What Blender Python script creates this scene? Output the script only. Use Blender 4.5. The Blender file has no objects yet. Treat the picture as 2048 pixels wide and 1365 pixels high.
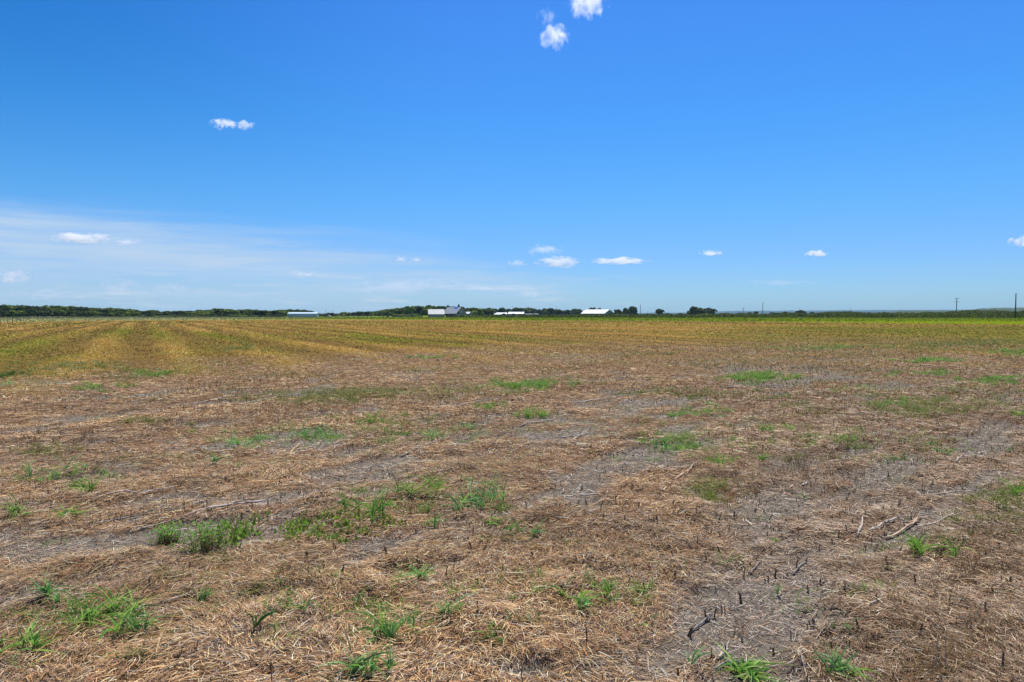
import bpy, math, random
import numpy as np
from mathutils import Vector, Matrix
R = math.radians
rng = np.random.default_rng(7)
random.seed(7)
scene = bpy.context.scene
COL = scene.collection

# ------------------------------------------------------------------ camera
H_EYE = 1.6
F = 1365.3                      # focal length in pixels of the 2048 px wide photograph
PITCH = math.atan(54.5 / F)
CP, SP = math.cos(PITCH), math.sin(PITCH)
cam_d = bpy.data.cameras.new('camera')
cam = bpy.data.objects.new('camera', cam_d)
COL.objects.link(cam)
cam.location = (0, 0, H_EYE)
cam.rotation_euler = (R(90) - PITCH, 0, 0)
cam_d.sensor_width = 36
cam_d.lens = 24
cam_d.clip_start = 0.05
cam_d.clip_end = 60000
scene.camera = cam

def ray(px, py):
    u = (px - 1024) / F
    v = (682.5 - py) / F
    return np.array([u, CP + v * SP, -SP + v * CP])

def gp(px, py, z=0.0):
    """ground point seen at a pixel of the photograph"""
    d = ray(px, py)
    t = (z - H_EYE) / d[2]
    return np.array([d[0] * t, d[1] * t, z])

def at(px, py, Y):
    d = ray(px, py)
    t = Y / d[1]
    return np.array([d[0] * t, Y, H_EYE + d[2] * t])

def pix(X, Y, Z=0.0):
    dz = Z - H_EYE
    f = Y * CP - dz * SP
    f = np.where(f < 0.05, 0.05, f)
    v = (Y * SP + dz * CP) / f
    return 1024 + F * X / f, 682.5 - F * v

# ------------------------------------------------------------------ noise
def _hash(ix, iy, seed):
    h = (ix.astype(np.int64) * 374761393 + iy.astype(np.int64) * 668265263 + seed * 1442695041) & 0xFFFFFFFF
    h = ((h ^ (h >> 13)) * 1274126177) & 0xFFFFFFFF
    return ((h ^ (h >> 16)) & 0xFFFFFF) / float(0xFFFFFF)

def vnoise(x, y, seed=0):
    x = np.asarray(x, float); y = np.asarray(y, float)
    ix = np.floor(x); iy = np.floor(y)
    fx = x - ix; fy = y - iy
    fx = fx * fx * (3 - 2 * fx); fy = fy * fy * (3 - 2 * fy)
    a = _hash(ix, iy, seed); b = _hash(ix + 1, iy, seed)
    c = _hash(ix, iy + 1, seed); d = _hash(ix + 1, iy + 1, seed)
    return (a * (1 - fx) + b * fx) * (1 - fy) + (c * (1 - fx) + d * fx) * fy

def fbm(x, y, seed=0, octv=4):
    s = 0; a = 0.5; n = 0
    for k in range(octv):
        s = s + a * vnoise(x * 2 ** k + 17.3 * k, y * 2 ** k - 9.1 * k, seed + k * 31)
        n += a; a *= 0.5
    return s / n

def sm(e0, e1, x):
    t = np.clip((x - e0) / (e1 - e0), 0, 1)
    return t * t * (3 - 2 * t)

def zland(X, Y):
    r = np.hypot(X, Y)
    return -1.2 * sm(250, 620, r)

# ------------------------------------------------------------------ fields on the land
RD = np.array([0.72, 0.694])            # direction of the old crop rows
RN = np.array([-0.694, 0.72])
SOIL = [(330,1078,230,24,-.10),(70,1090,110,30,-.08),(770,1115,120,38,-.35),(1060,985,190,44,.05),(1170,1012,70,22,0),
        (770,937,140,18,-.12),(1600,1180,140,40,-.1),(1520,1250,120,52,0),(1500,1290,70,30,0),(1760,962,90,22,-.1),
        (1975,885,90,26,-.1),(1790,1100,110,26,-.1),(1050,1348,80,24,0),(120,862,90,8,-.06),(1330,812,110,12,-.05),
        (1600,762,150,12,-.03),(60,778,100,9,-.06),(1960,985,110,26,-.1),(330,1005,120,14,-.12),(1250,938,120,18,-.1),
        (1120,870,130,12,-.08),(640,950,60,10,-.1),(1740,775,90,10,0),(960,1010,40,16,-.2),(860,1065,60,16,-.2),
        (620,788,120,8,-.05),(450,905,60,7,-.05),(1460,735,120,7,0),(200,890,120,7,-.05),(560,870,100,8,-.08),(1640,1240,80,26,0)]
YA = ([0,130,300,640,830,1050,1500,2048],[645,643,641,639,640,641.5,644,650])
YB = ([-300,0,200,400,600,900,1300,1700,2048,2500],[800,778,757,742,727,714,704,702,712,720])

def fields(X, Y):
    X = np.asarray(X, float); Y = np.asarray(Y, float)
    front = Y > 0.6
    px, py = pix(X, np.where(front, Y, 0.6))
    py = np.where(front, py, 2500.0)
    u = X * RD[0] + Y * RD[1]; v = X * RN[0] + Y * RN[1]
    n1 = fbm(u * .35, v * 1.1, 3); n2 = fbm(X * 1.7, Y * 1.7, 9); n3 = fbm(u * 1.2, v * 4.5, 19)
    soil = 0.0
    for cx, cy, rx, ry, sl in SOIL:
        dx = (px - cx) / rx; dy = (py - cy - sl * (px - cx)) / ry
        q = dx * dx + dy * dy
        soil = np.maximum(soil, np.exp(-q * 1.1))
    bare = soil * .78 + (n1 - .5) * 1.15 + (n2 - .5) * 1.6 + (n3 - .5) * 1.3 + .055
    bare += .02 * sm(1300, 1700, px) + .13 * sm(1380, 1650, px) * sm(900, 1050, py)
    bare -= .25 * sm(1150, 1300, py) * (1 - sm(1100, 1400, px))
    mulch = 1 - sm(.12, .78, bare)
    # zones
    wob = (fbm(X * .16, Y * .16, 40) - .5) * 40 + (fbm(X * .9, Y * .9, 41) - .5) * 44
    yb = np.interp(px, *YB)
    gold = 1 - sm(yb - 24 - 26 * sm(500, 1300, px), yb + 26 + 16 * sm(500, 1300, px), py + wob)
    ya = np.interp(px, *YA)
    far = 1 - sm(ya - .8, ya + .8, py + (fbm(X * .05, Y * .02, 44) - .5) * 2.0)
    lush = far * sm(330, 760, px)
    # greenness inside the mown field
    w = X * 1.0 + Y * .533                        # across the mowing direction
    stripe = .5 + .5 * np.sin(w * 2 * np.pi / 3.5 + 2.2 * (fbm(X * .03, Y * .03, 51) - .5))
    tt = Y - X * .533
    wn = w / 1.133
    g = fbm(X * .05, Y * .05, 61); g2 = fbm(wn * .45, tt * .05, 63, 5)
    stripe = np.clip(stripe * .72 + .95 * (fbm(wn * .8, tt * .07, 57, 3) - .42), 0, 1)
    green = .40 + 1.5 * (g - .5) + 1.9 * (g2 - .5) + .30 * (.5 - stripe)
    green += .95 * sm(1250, 1750, px) * sm(648, 662, py) * (1 - sm(690, 712, py))
    green += .35 * (1 - sm(0, 420, px)) * sm(665, 700, py) * .6
    green = np.clip(green, 0, 1)
    n2 = fbm(X * 2.6, Y * 2.6, 9)
    return dict(px=px, py=py, mulch=mulch, gold=gold, far=far, lush=lush, green=green, stripe=stripe, u=u, v=v, n1=n1, n2=n2)

def mound(f):
    """height of the litter and of the windrows over the soil"""
    z = f['mulch'] * (1 - f['gold']) * (.022 * (0.4 + f['n2']) + .045 * sm(.45, .75, f['n2']))
    z = z + f['gold'] * (1 - f['far']) * (.09 * f['stripe'] + .06 * f['n2'])
    return z

# ------------------------------------------------------------------ object helpers
def tag(o, label=None, cat=None, group=None, kind=None):
    if label: o['label'] = label
    if cat: o['category'] = cat
    if group: o['group'] = group
    if kind: o['kind'] = kind
    return o

def empty(name, loc, rz=0, label=None, cat=None, group=None):
    o = bpy.data.objects.new(name, None); COL.objects.link(o)
    o.location = loc; o.rotation_euler = (0, 0, rz)
    return tag(o, label, cat, group)

def np_mesh(name, V, Q, mat, C=None, smooth=False, parent=None, link=True):
    """V (n,3), Q (m,4) quads, C (n,3) vertex colours"""
    me = bpy.data.meshes.new(name)
    V = np.ascontiguousarray(V, np.float32); Q = np.ascontiguousarray(Q, np.int32)
    k = Q.shape[1]
    me.vertices.add(len(V)); me.vertices.foreach_set('co', V.ravel())
    me.loops.add(Q.size); me.loops.foreach_set('vertex_index', Q.ravel())
    me.polygons.add(len(Q)); me.polygons.foreach_set('loop_start', np.arange(0, Q.size, k, dtype=np.int32))
    me.polygons.foreach_set('loop_total', np.full(len(Q), k, np.int32))
    if smooth: me.polygons.foreach_set('use_smooth', np.ones(len(Q), bool))
    me.update(calc_edges=True)
    if C is not None:
        a = me.color_attributes.new('Col', 'FLOAT_COLOR', 'POINT')
        cc = np.ones((len(V), 4), np.float32); cc[:, :3] = C
        a.data.foreach_set('color', cc.ravel())
    me.materials.append(mat)
    if not link: return me
    o = bpy.data.objects.new(name, me); COL.objects.link(o)
    if parent: o.parent = parent
    return o

def me_obj(name, me, parent=None):
    o = bpy.data.objects.new(name, me); COL.objects.link(o)
    if parent: o.parent = parent
    return o

def ribbons(P, D, L, W, bend, seg=2, up=None, tip=.25, side=None, col=None, root=1.0):
    """curved strips. P base (n,3), D unit direction, L length, W width, bend (n,3) added t^2"""
    n = len(P)
    ts = np.linspace(0, 1, seg + 1)
    if side is None:
        r = rng.normal(size=(n, 3)); r[:, 2] *= .35
        side = np.cross(D, r)
        side = np.cross(D, np.cross(side, D)) if False else side
    side = side / (np.linalg.norm(side, axis=1, keepdims=True) + 1e-9)
    V = np.empty((n, (seg + 1) * 2, 3))
    for i, t in enumerate(ts):
        c = P + D * (L * t)[:, None] + bend * (t * t)
        w = W * (root + (tip - root) * t) * (1 if seg < 4 else (1 + 1.6 * t * (1 - t)))
        V[:, 2 * i] = c - side * (w / 2)[:, None]
        V[:, 2 * i + 1] = c + side * (w / 2)[:, None]
    q = np.array([[2 * i, 2 * i + 1, 2 * i + 3, 2 * i + 2] for i in range(seg)])
    Q = (q[None] + (np.arange(n) * (seg + 1) * 2)[:, None, None]).reshape(-1, 4)
    C = None
    if col is not None:
        C = np.repeat(col, (seg + 1) * 2, axis=0)
    return V.reshape(-1, 3), Q, C

def join(parts):
    Vs, Qs, Cs, o = [], [], [], 0
    for V, Q, C in parts:
        Vs.append(V); Qs.append(Q + o); Cs.append(C); o += len(V)
    return np.concatenate(Vs), np.concatenate(Qs), (np.concatenate(Cs) if Cs[0] is not None else None)

class MB:
    """small mesh builder"""
    def __init__(s): s.v = []; s.f = []; s.c = []
    def quad(s, a, b, c, d): 
        n = len(s.v); s.v += [tuple(a), tuple(b), tuple(c), tuple(d)]; s.f.append((n, n+1, n+2, n+3))
    def poly(s, pts):
        n = len(s.v); s.v += [tuple(p) for p in pts]; s.f.append(tuple(range(n, n + len(pts))))
    def box(s, x0, x1, y0, y1, z0, z1):
        n = len(s.v)
        s.v += [(x0,y0,z0),(x1,y0,z0),(x1,y1,z0),(x0,y1,z0),(x0,y0,z1),(x1,y0,z1),(x1,y1,z1),(x0,y1,z1)]
        s.f += [tuple(n+i for i in q) for q in ((0,3,2,1),(4,5,6,7),(0,1,5,4),(1,2,6,5),(2,3,7,6),(3,0,4,7))]
    def prism(s, pts, z0, z1, axis='y'):
        """extrude polygon pts (a,b) along an axis"""
        m = len(pts); n = len(s.v)
        for w in (z0, z1):
            for a, b in pts:
                s.v.append((a, w, b) if axis == 'y' else ((w, a, b) if axis == 'x' else (a, b, w)))
        s.f.append(tuple(n + i for i in range(m))); s.f.append(tuple(n + m + i for i in reversed(range(m))))
        for i in range(m):
            j = (i + 1) % m
            s.f.append((n + i, n + m + i, n + m + j, n + j))
    def tube(s, pts, rads, k=6, cap=True):
        pts = [Vector(p) for p in pts]; n0 = len(s.v)
        for i, p in enumerate(pts):
            d = (pts[min(i+1, len(pts)-1)] - pts[max(i-1, 0)]).normalized()
            a = d.cross(Vector((0,0,1)) if abs(d.z) < .9 else Vector((1,0,0))).normalized(); b = d.cross(a)
            for j in range(k):
                t = 2*math.pi*j/k
                s.v.append(tuple(p + (a*math.cos(t) + b*math.sin(t)) * rads[i]))
        for i in range(len(pts)-1):
            for j in range(k):
                s.f.append((n0+i*k+j, n0+i*k+(j+1)%k, n0+(i+1)*k+(j+1)%k, n0+(i+1)*k+j))
        if cap:
            s.f.append(tuple(n0 + j for j in reversed(range(k))))
            s.f.append(tuple(n0 + (len(pts)-1)*k + j for j in range(k)))
    def mesh(s, name, mat, smooth=False):
        me = bpy.data.meshes.new(name); me.from_pydata(s.v, [], s.f); me.materials.append(mat)
        if smooth:
            for p in me.polygons: p.use_smooth = True
        me.update(); return me
    def build(s, name, mat, parent=None, smooth=False): return me_obj(name, s.mesh(name, mat, smooth), parent)

# ------------------------------------------------------------------ materials
def nmat(name):
    m = bpy.data.materials.new(name); m.use_nodes = True
    nt = m.node_tree; b = nt.nodes['Principled BSDF']
    b.inputs['Specular IOR Level'].default_value = .2
    return m, nt, b

def N(nt, t, **kw):
    n = nt.nodes.new(t)
    for k, v in kw.items():
        if k.startswith('i_'): n.inputs[k[2:].replace('_', ' ')].default_value = v
        else: setattr(n, k, v)
    return n

def leafy(name, trans=.35, rough=.6, spec=.25):
    """foliage or straw coloured by its own Col attribute, a little light passes through"""
    m, nt, b = nmat(name); L = nt.links
    a = N(nt, 'ShaderNodeAttribute', attribute_name='Col')
    L.new(a.outputs['Color'], b.inputs['Base Color'])
    b.inputs['Roughness'].default_value = rough; b.inputs['Specular IOR Level'].default_value = spec
    t = N(nt, 'ShaderNodeBsdfTranslucent'); L.new(a.outputs['Color'], t.inputs['Color'])
    mx = N(nt, 'ShaderNodeMixShader'); mx.inputs[0].default_value = trans
    out = nt.nodes['Material Output']
    L.new(b.outputs[0], mx.inputs[1]); L.new(t.outputs[0], mx.inputs[2]); L.new(mx.outputs[0], out.inputs['Surface'])
    return m

def noisy(name, c1, c2, scale=3, rough=.8, bump=0, stretch=(1,1,1), metallic=0, spec=.2):
    m, nt, b = nmat(name); L = nt.links
    tc = N(nt, 'ShaderNodeTexCoord'); mp = N(nt, 'ShaderNodeMapping'); mp.inputs['Scale'].default_value = stretch
    nz = N(nt, 'ShaderNodeTexNoise', i_Scale=scale, i_Detail=6.0, i_Roughness=.6)
    rp = N(nt, 'ShaderNodeValToRGB'); rp.color_ramp.elements[0].position = .3; rp.color_ramp.elements[1].position = .7
    rp.color_ramp.elements[0].color = (*c1, 1); rp.color_ramp.elements[1].color = (*c2, 1)
    L.new(tc.outputs['Object'], mp.inputs[0]); L.new(mp.outputs[0], nz.inputs['Vector'])
    L.new(nz.outputs['Fac'], rp.inputs[0]); L.new(rp.outputs[0], b.inputs['Base Color'])
    b.inputs['Roughness'].default_value = rough; b.inputs['Metallic'].default_value = metallic
    b.inputs['Specular IOR Level'].default_value = spec
    if bump:
        bp = N(nt, 'ShaderNodeBump'); bp.inputs['Strength'].default_value = bump
        L.new(nz.outputs['Fac'], bp.inputs['Height']); L.new(bp.outputs[0], b.inputs['Normal'])
    return m

M_straw = leafy('straw', .12, .6, .12)
M_stub = leafy('stubble', .05, .7, .06)
M_grass = leafy('grass_blade', .38, .5, .16)
M_leaf = leafy('tree_leaf', .30, .6, .08)
M_bark = noisy('bark', (.05,.038,.028), (.12,.095,.07), 4, .9, .4, (1,1,.3))
M_bone = noisy('bleached_stalk', (.33,.27,.21), (.62,.53,.43), 30, .8, .5, (1,1,1))
M_tan = noisy('tan_stalk', (.38,.25,.12), (.60,.44,.25), 30, .8, .5)
M_rust = noisy('orange_stalk', (.40,.25,.15), (.58,.44,.31), 24, .8, .5)
M_grey = noisy('grey_stalk', (.15,.13,.11), (.36,.31,.27), 30, .85, .5)
M_dark = noisy('cut_stalk', (.07,.045,.028), (.24,.16,.095), 40, .85, .5)
M_stubtan = noisy('split_stalk', (.12,.08,.05), (.36,.25,.15), 40, .85, .5)
M_pole = noisy('pole_wood', (.025,.02,.018), (.07,.055,.045), 2, .9)
M_steel = noisy('galvanised_steel', (.20,.20,.21), (.32,.32,.33), 2, .5, metallic=.3)
M_glass_dark = noisy('ceramic', (.05,.04,.035), (.10,.08,.07), 5, .3)
M_roof_grey = noisy('roof_sheet', (.26,.28,.29), (.38,.40,.42), .5, .45, .1, (6,1,1), spec=.4)
M_roof_white = noisy('white_roof_sheet', (.72,.72,.71), (.84,.84,.83), .4, .5, spec=.4)
M_roof_blue = noisy('pale_blue_roof', (.44,.56,.62), (.54,.66,.72), .4, .5, spec=.4)
M_wall_blue = noisy('pale_blue_siding', (.34,.44,.50), (.42,.52,.58), .6, .6, stretch=(5,5,1))
M_wall_wood = noisy('weathered_boards', (.15,.145,.14), (.33,.31,.29), 1.2, .9, .2, (6,6,.5))
M_wall_stone = noisy('pale_masonry', (.28,.25,.20), (.42,.38,.31), 1.2, .9)
M_wall_grey = noisy('grey_metal_siding', (.15,.18,.17), (.24,.27,.26), .7, .6, stretch=(6,6,1))
M_black = noisy('interior_shade_black', (.012,.011,.010), (.03,.027,.025), 2, .95)  # near-black panel colour, stands in for the shade inside openings
M_white = noisy('white_paint', (.72,.73,.74), (.82,.82,.82), 1, .4, spec=.5)
M_tarp = noisy('blue_tarp', (.03,.10,.38), (.05,.16,.5), 2, .6)
M_tyre = noisy('tyre', (.02,.02,.02), (.04,.04,.04), 5, .9)
M_win = noisy('window_glass', (.02,.03,.04), (.04,.05,.06), 2, .15, spec=.5)
M_red = noisy('red_lens', (.4,.02,.02), (.5,.04,.03), 3, .3)

# ground material
def ground_material():
    m, nt, b = nmat('field_ground'); L = nt.links
    geo = N(nt, 'ShaderNodeNewGeometry')
    a = N(nt, 'ShaderNodeAttribute', attribute_name='Col'); a2 = N(nt, 'ShaderNodeAttribute', attribute_name='Col2')
    s1 = N(nt, 'ShaderNodeSeparateColor'); L.new(a.outputs['Color'], s1.inputs[0])      # mulch, gold, green
    s2 = N(nt, 'ShaderNodeSeparateColor'); L.new(a2.outputs['Color'], s2.inputs[0])     # far, lush, stripe
    def noise(scale, det=5, rough=.6, stretch=(1,1,1), rot=0):
        mp = N(nt, 'ShaderNodeMapping'); mp.inputs['Scale'].default_value = stretch; mp.inputs['Rotation'].default_value = (0,0,rot)
        L.new(geo.outputs['Position'], mp.inputs[0])
        n = N(nt, 'ShaderNodeTexNoise', i_Scale=scale, i_Detail=float(det), i_Roughness=rough)
        L.new(mp.outputs[0], n.inputs['Vector']); return n.outputs['Fac']
    def ramp(fac, stops):
        r = N(nt, 'ShaderNodeValToRGB'); el = r.color_ramp.elements
        el[0].position, el[0].color = stops[0][0], (*stops[0][1], 1)
        el[1].position, el[1].color = stops[-1][0], (*stops[-1][1], 1)
        for p, c in stops[1:-1]:
            e = el.new(p); e.color = (*c, 1)
        L.new(fac, r.inputs[0]); return r.outputs[0]
    def mix(f, c1, c2):
        n = N(nt, 'ShaderNodeMix', data_type='RGBA'); L.new(f, n.inputs[0]); L.new(c1, n.inputs[6]); L.new(c2, n.inputs[7]); return n.outputs[2]
    def math_(op, x, y=None, **k):
        n = N(nt, 'ShaderNodeMath', operation=op); n.use_clamp = k.get('clamp', False)
        for i, q in enumerate((x, y)):
            if q is None: continue
            if isinstance(q, (int, float)): n.inputs[i].default_value = q
            else: L.new(q, n.inputs[i])
        return n.outputs[0]
    fine = noise(70, 6, .75); mid = noise(9, 6, .65); big = noise(1.1, 5, .6)
    soil = mix(big, ramp(fine, [(.25,(.085,.072,.055)),(.5,(.210,.180,.142)),(.78,(.41,.36,.29))]),
                    ramp(mid, [(.3,(.115,.097,.075)),(.7,(.275,.235,.182))]))
    litter = mix(mid, ramp(fine, [(.3,(.05,.029,.016)),(.5,(.22,.130,.072)),(.72,(.46,.30,.17))]),  # litter browns; shade between strands is also painted into the dark stops
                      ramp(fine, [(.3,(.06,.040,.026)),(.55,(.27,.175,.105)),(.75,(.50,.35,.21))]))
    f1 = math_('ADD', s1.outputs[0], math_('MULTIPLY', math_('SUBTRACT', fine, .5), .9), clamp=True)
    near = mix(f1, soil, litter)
    fg = noise(7, 8, .8); fg2 = noise(2.2, 6, .7); fs = noise(.35, 6, .65)
    goldc = ramp(fg, [(.34,(.07,.038,.008)),(.46,(.25,.145,.028)),(.56,(.41,.26,.060)),(.68,(.70,.52,.19))])
    greenc = ramp(fg, [(.34,(.030,.045,.006)),(.5,(.130,.150,.016)),(.66,(.32,.31,.055))])
    brownc = ramp(fg, [(.34,(.065,.028,.010)),(.5,(.26,.130,.042)),(.66,(.52,.32,.13))])
    gf = math_('ADD', s1.outputs[2], math_('MULTIPLY', math_('SUBTRACT', fg2, .5), 1.3), clamp=True)
    mown = mix(gf, goldc, greenc)
    mown = mix(math_('MULTIPLY', math_('ADD', math_('MULTIPLY', math_('SUBTRACT', fs, .5), 2.2), math_('SUBTRACT', 1.0, s2.outputs[2])), .8, clamp=True), mown, brownc)
    mown = mix(math_('MULTIPLY', math_('SUBTRACT', .75, s2.outputs[2]), .75, clamp=True), mown, ramp(fg, [(.3,(.05,.04,.010)),(.7,(.20,.155,.05))]))
    col = mix(math_('ADD', s1.outputs[1], math_('MULTIPLY', math_('MULTIPLY', math_('SUBTRACT', fg2, .5), 1.6), math_('MULTIPLY', s1.outputs[1], math_('SUBTRACT', 1.0, s1.outputs[1]))), clamp=True), near, mown)
    lushc = ramp(noise(.6, 7, .75), [(.3,(.055,.085,.003)),(.5,(.135,.185,.005)),(.72,(.30,.29,.03))])
    palec = ramp(noise(.3, 7, .7), [(.3,(.17,.19,.05)),(.5,(.28,.27,.10)),(.7,(.40,.36,.16))])
    fc = mix(s2.outputs[1], palec, lushc)
    col = mix(s2.outputs[0], col, fc)
    L.new(col, b.inputs['Base Color']); b.inputs['Roughness'].default_value = .95; b.inputs['Specular IOR Level'].default_value = 0
    bp = N(nt, 'ShaderNodeBump'); bp.inputs['Strength'].default_value = .9; bp.inputs['Distance'].default_value = .02
    vo = N(nt, 'ShaderNodeTexVoronoi', feature='DISTANCE_TO_EDGE', i_Scale=11.0); L.new(geo.outputs['Position'], vo.inputs['Vector'])
    crk = math_('MULTIPLY', math_('MINIMUM', vo.outputs['Distance'], .035), 22.0)
    hh = math_('ADD', math_('ADD', fine, crk), math_('MULTIPLY', mid, 2.6)); L.new(hh, bp.inputs['Height']); L.new(bp.outputs[0], b.inputs['Normal'])
    return m
M_ground = ground_material()

# ------------------------------------------------------------------ the ground sheet
def build_ground():
    th = np.concatenate([np.linspace(R(-47), R(47), 620), np.linspace(R(47), R(313), 62)[1:-1]])
    rr = [.6]
    while rr[-1] < 6900:
        r = rr[-1]
        rr.append(r * (1.0075 if r < 16 else 1.011 if r < 330 else 1.06))
    rr = np.array(rr); nr, nt_ = len(rr), len(th)
    X = rr[:, None] * np.sin(th)[None]; Y = rr[:, None] * np.cos(th)[None]
    X = X.ravel(); Y = Y.ravel()
    f = fields(X, Y)
    lump = (fbm(X * 7, Y * 7, 70) - .5) * .022 + (fbm(X * 26, Y * 26, 71, 2) - .5) * .007 + (fbm(X * 1.2, Y * 1.2, 73) - .5) * .03
    rdst = np.hypot(X, Y)
    lump = lump * (1 - sm(20, 45, rdst))
    Z = zland(X, Y) + mound(f) * (1 - sm(90, 160, rdst)) + lump
    V = np.stack([X, Y, Z], 1)
    i = np.arange(nr - 1)[:, None]; j = np.arange(nt_)[None]; j2 = (j + 1) % nt_
    Q = np.stack([i * nt_ + j, i * nt_ + j2, (i + 1) * nt_ + j2, (i + 1) * nt_ + j], -1).reshape(-1, 4)
    Q = Q[:, ::-1]
    # close the centre with a flat fan made of quads
    c = len(V); V = np.vstack([V, [[0, 0, 0]]])
    jj = np.arange(0, nt_ - 1, 2); fan = np.stack([np.full(len(jj), c), jj + 2, jj + 1, jj], 1); fan[:, 1] %= nt_
    Q = np.vstack([Q, fan])
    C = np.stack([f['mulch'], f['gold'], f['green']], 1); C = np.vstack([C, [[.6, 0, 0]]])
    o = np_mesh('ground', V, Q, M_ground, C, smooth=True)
    a = o.data.color_attributes.new('Col2', 'FLOAT_COLOR', 'POINT')
    cc = np.ones((len(V), 4), np.float32); cc[:-1, 0] = f['far']; cc[:-1, 1] = f['lush']; cc[:-1, 2] = f['stripe']
    a.data.foreach_set('color', cc.ravel())
    tag(o, kind='structure')
    return o
build_ground()

def hz(X, Y):
    f = fields(X, Y)
    lump = (fbm(X * 7, Y * 7, 70) - .5) * .022 + (fbm(X * 1.2, Y * 1.2, 73) - .5) * .03
    return f, mound(f) + lump * (1 - sm(20, 45, np.hypot(X, Y)))

def scatter(y0, y1, dens, margin=1.2, half=.80):
    """random ground points in the wedge the camera sees (with a margin)"""
    area = half * (y1 ** 2 - y0 ** 2) + 2 * margin * (y1 - y0)
    n = int(area * dens * 1.15)
    Y = np.sqrt(rng.uniform(y0 ** 2, y1 ** 2, n))
    X = rng.uniform(-1, 1, n) * (half * Y + margin)
    return X, Y

def palette(n, cols, w, jit=.18):
    cols = np.array(cols); idx = rng.choice(len(cols), n, p=np.array(w) / sum(w))
    c = cols[idx] * rng.uniform(1 - jit, 1 + jit, (n, 1)) * rng.uniform(.93, 1.07, (n, 3))
    return np.clip(c, .004, .95)

# ------------------------------------------------------------------ straw litter (stuff)
STRAW = [(.62,.41,.205),(.83,.61,.35),(.40,.235,.11),(.17,.097,.050),(.50,.26,.11),(.92,.78,.54),(.46,.37,.27),(.70,.48,.16)]
STRAW_W = [.20,.12,.21,.23,.11,.04,.07,.02]
def straw():
    parts = []
    for y0, y1, dens, l0, l1, w0, w1, sg in [(2.3,4.6,6800,.035,.14,.0017,.0040,3),(4.6,7.5,3300,.045,.16,.0024,.005,2),(7.5,12,1150,.06,.18,.004,.008,2),
                                         (12,20,430,.07,.20,.006,.012,1),(20,34,110,.08,.22,.010,.018,1)]:
        X, Y = scatter(y0, y1, dens)
        f, z = hz(X, Y)
        cl = fbm(X * 3.2, Y * 3.2, 88); 
        p = np.clip(f['mulch'] * .8 + .22, 0, 1) * (1 - f['gold']) * (.35 + 1.0 * cl)
        k = rng.uniform(size=len(X)) < p
        X, Y, z = X[k], Y[k], z[k]; mu = f['mulch'][k]; px = f['px'][k]; py = f['py'][k]
        n = len(X)
        base = 2.2 * math.pi * fbm(X * .9, Y * .9, 93, 3) + .3
        ang = base + rng.normal(0, .75, n)
        tilt = np.abs(rng.normal(0, .16, n)) + (rng.uniform(size=n) < .05) * rng.uniform(.2, .9, n)
        D = np.stack([np.cos(ang) * np.cos(tilt), np.sin(ang) * np.cos(tilt), np.sin(tilt)], 1)
        L = rng.uniform(l0, l1, n) * (.55 + .45 * mu) * rng.uniform(.5, 1, n)
        W = rng.uniform(w0, w1, n)
        lift = rng.uniform(0, 1, n) ** 2 * .042 * mu * (.3 + 1.2 * cl[k]) + .002
        P = np.stack([X, Y, z + lift], 1)
        side = np.stack([-np.sin(ang), np.cos(ang), rng.normal(0, .5, n)], 1)
        bend = side * (rng.normal(0, .25, n) * L)[:, None]; bend[:, 2] = -np.sin(tilt) * L * rng.uniform(.4, 1.0, n)
        c = palette(n, STRAW, STRAW_W, .42)
        g = np.clip(sm(1250, 1650, px) * .3 + (1 - mu) * .2, 0, 1)[:, None]      # greyer, weathered litter on the right
        gr = c.mean(1, keepdims=True) * np.array([[1.07, .98, .88]])
        c = c * (1 - g) + gr * g
        tone = (.50 + .84 * fbm(X * .8, Y * .8, 97, 5))[:, None] * np.array([[1.0, .97, .93]])
        parts.append(ribbons(P, D, L, W, bend, sg, side=side, tip=.4, col=c * tone))
    for y0, y1, dens, w in [(2.3,5,4600,.0032),(5,9,1500,.0055),(9,15,360,.009)]:      # short broken bits lying flat, on the soil too
        X, Y = scatter(y0, y1, dens); f, z = hz(X, Y); k = (rng.uniform(size=len(X)) > f['gold']) & (fbm(X * 5, Y * 5, 83) > rng.uniform(.2, .7, len(X)))
        X, Y, z = X[k], Y[k], z[k]; n = len(X); ang = rng.uniform(0, 6.28, n)
        D = np.stack([np.cos(ang), np.sin(ang), rng.normal(0, .08, n)], 1); L = rng.uniform(.006, 1, n) ** 2 * .085 * (1 + y0 / 12) + .008
        parts.append(ribbons(np.stack([X, Y, z + .003], 1), D, L, rng.uniform(.6, 1.4, n) * w, D * 0, 1, side=np.stack([-np.sin(ang), np.cos(ang), rng.normal(0, .3, n)], 1), tip=.7,
                             col=palette(n, [(.50,.42,.33),(.36,.29,.22),(.16,.12,.09),(.62,.54,.44),(.42,.24,.13),(.10,.08,.065)], [1,1.2,1,.6,.6,.8], .25)))
    V, Q, C = join(parts)
    o = np_mesh('straw_litter', V, Q, M_straw, C)
    tag(o, 'brown and tan straw litter lying over the bare grey soil', 'straw', kind='stuff')
straw()

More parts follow.
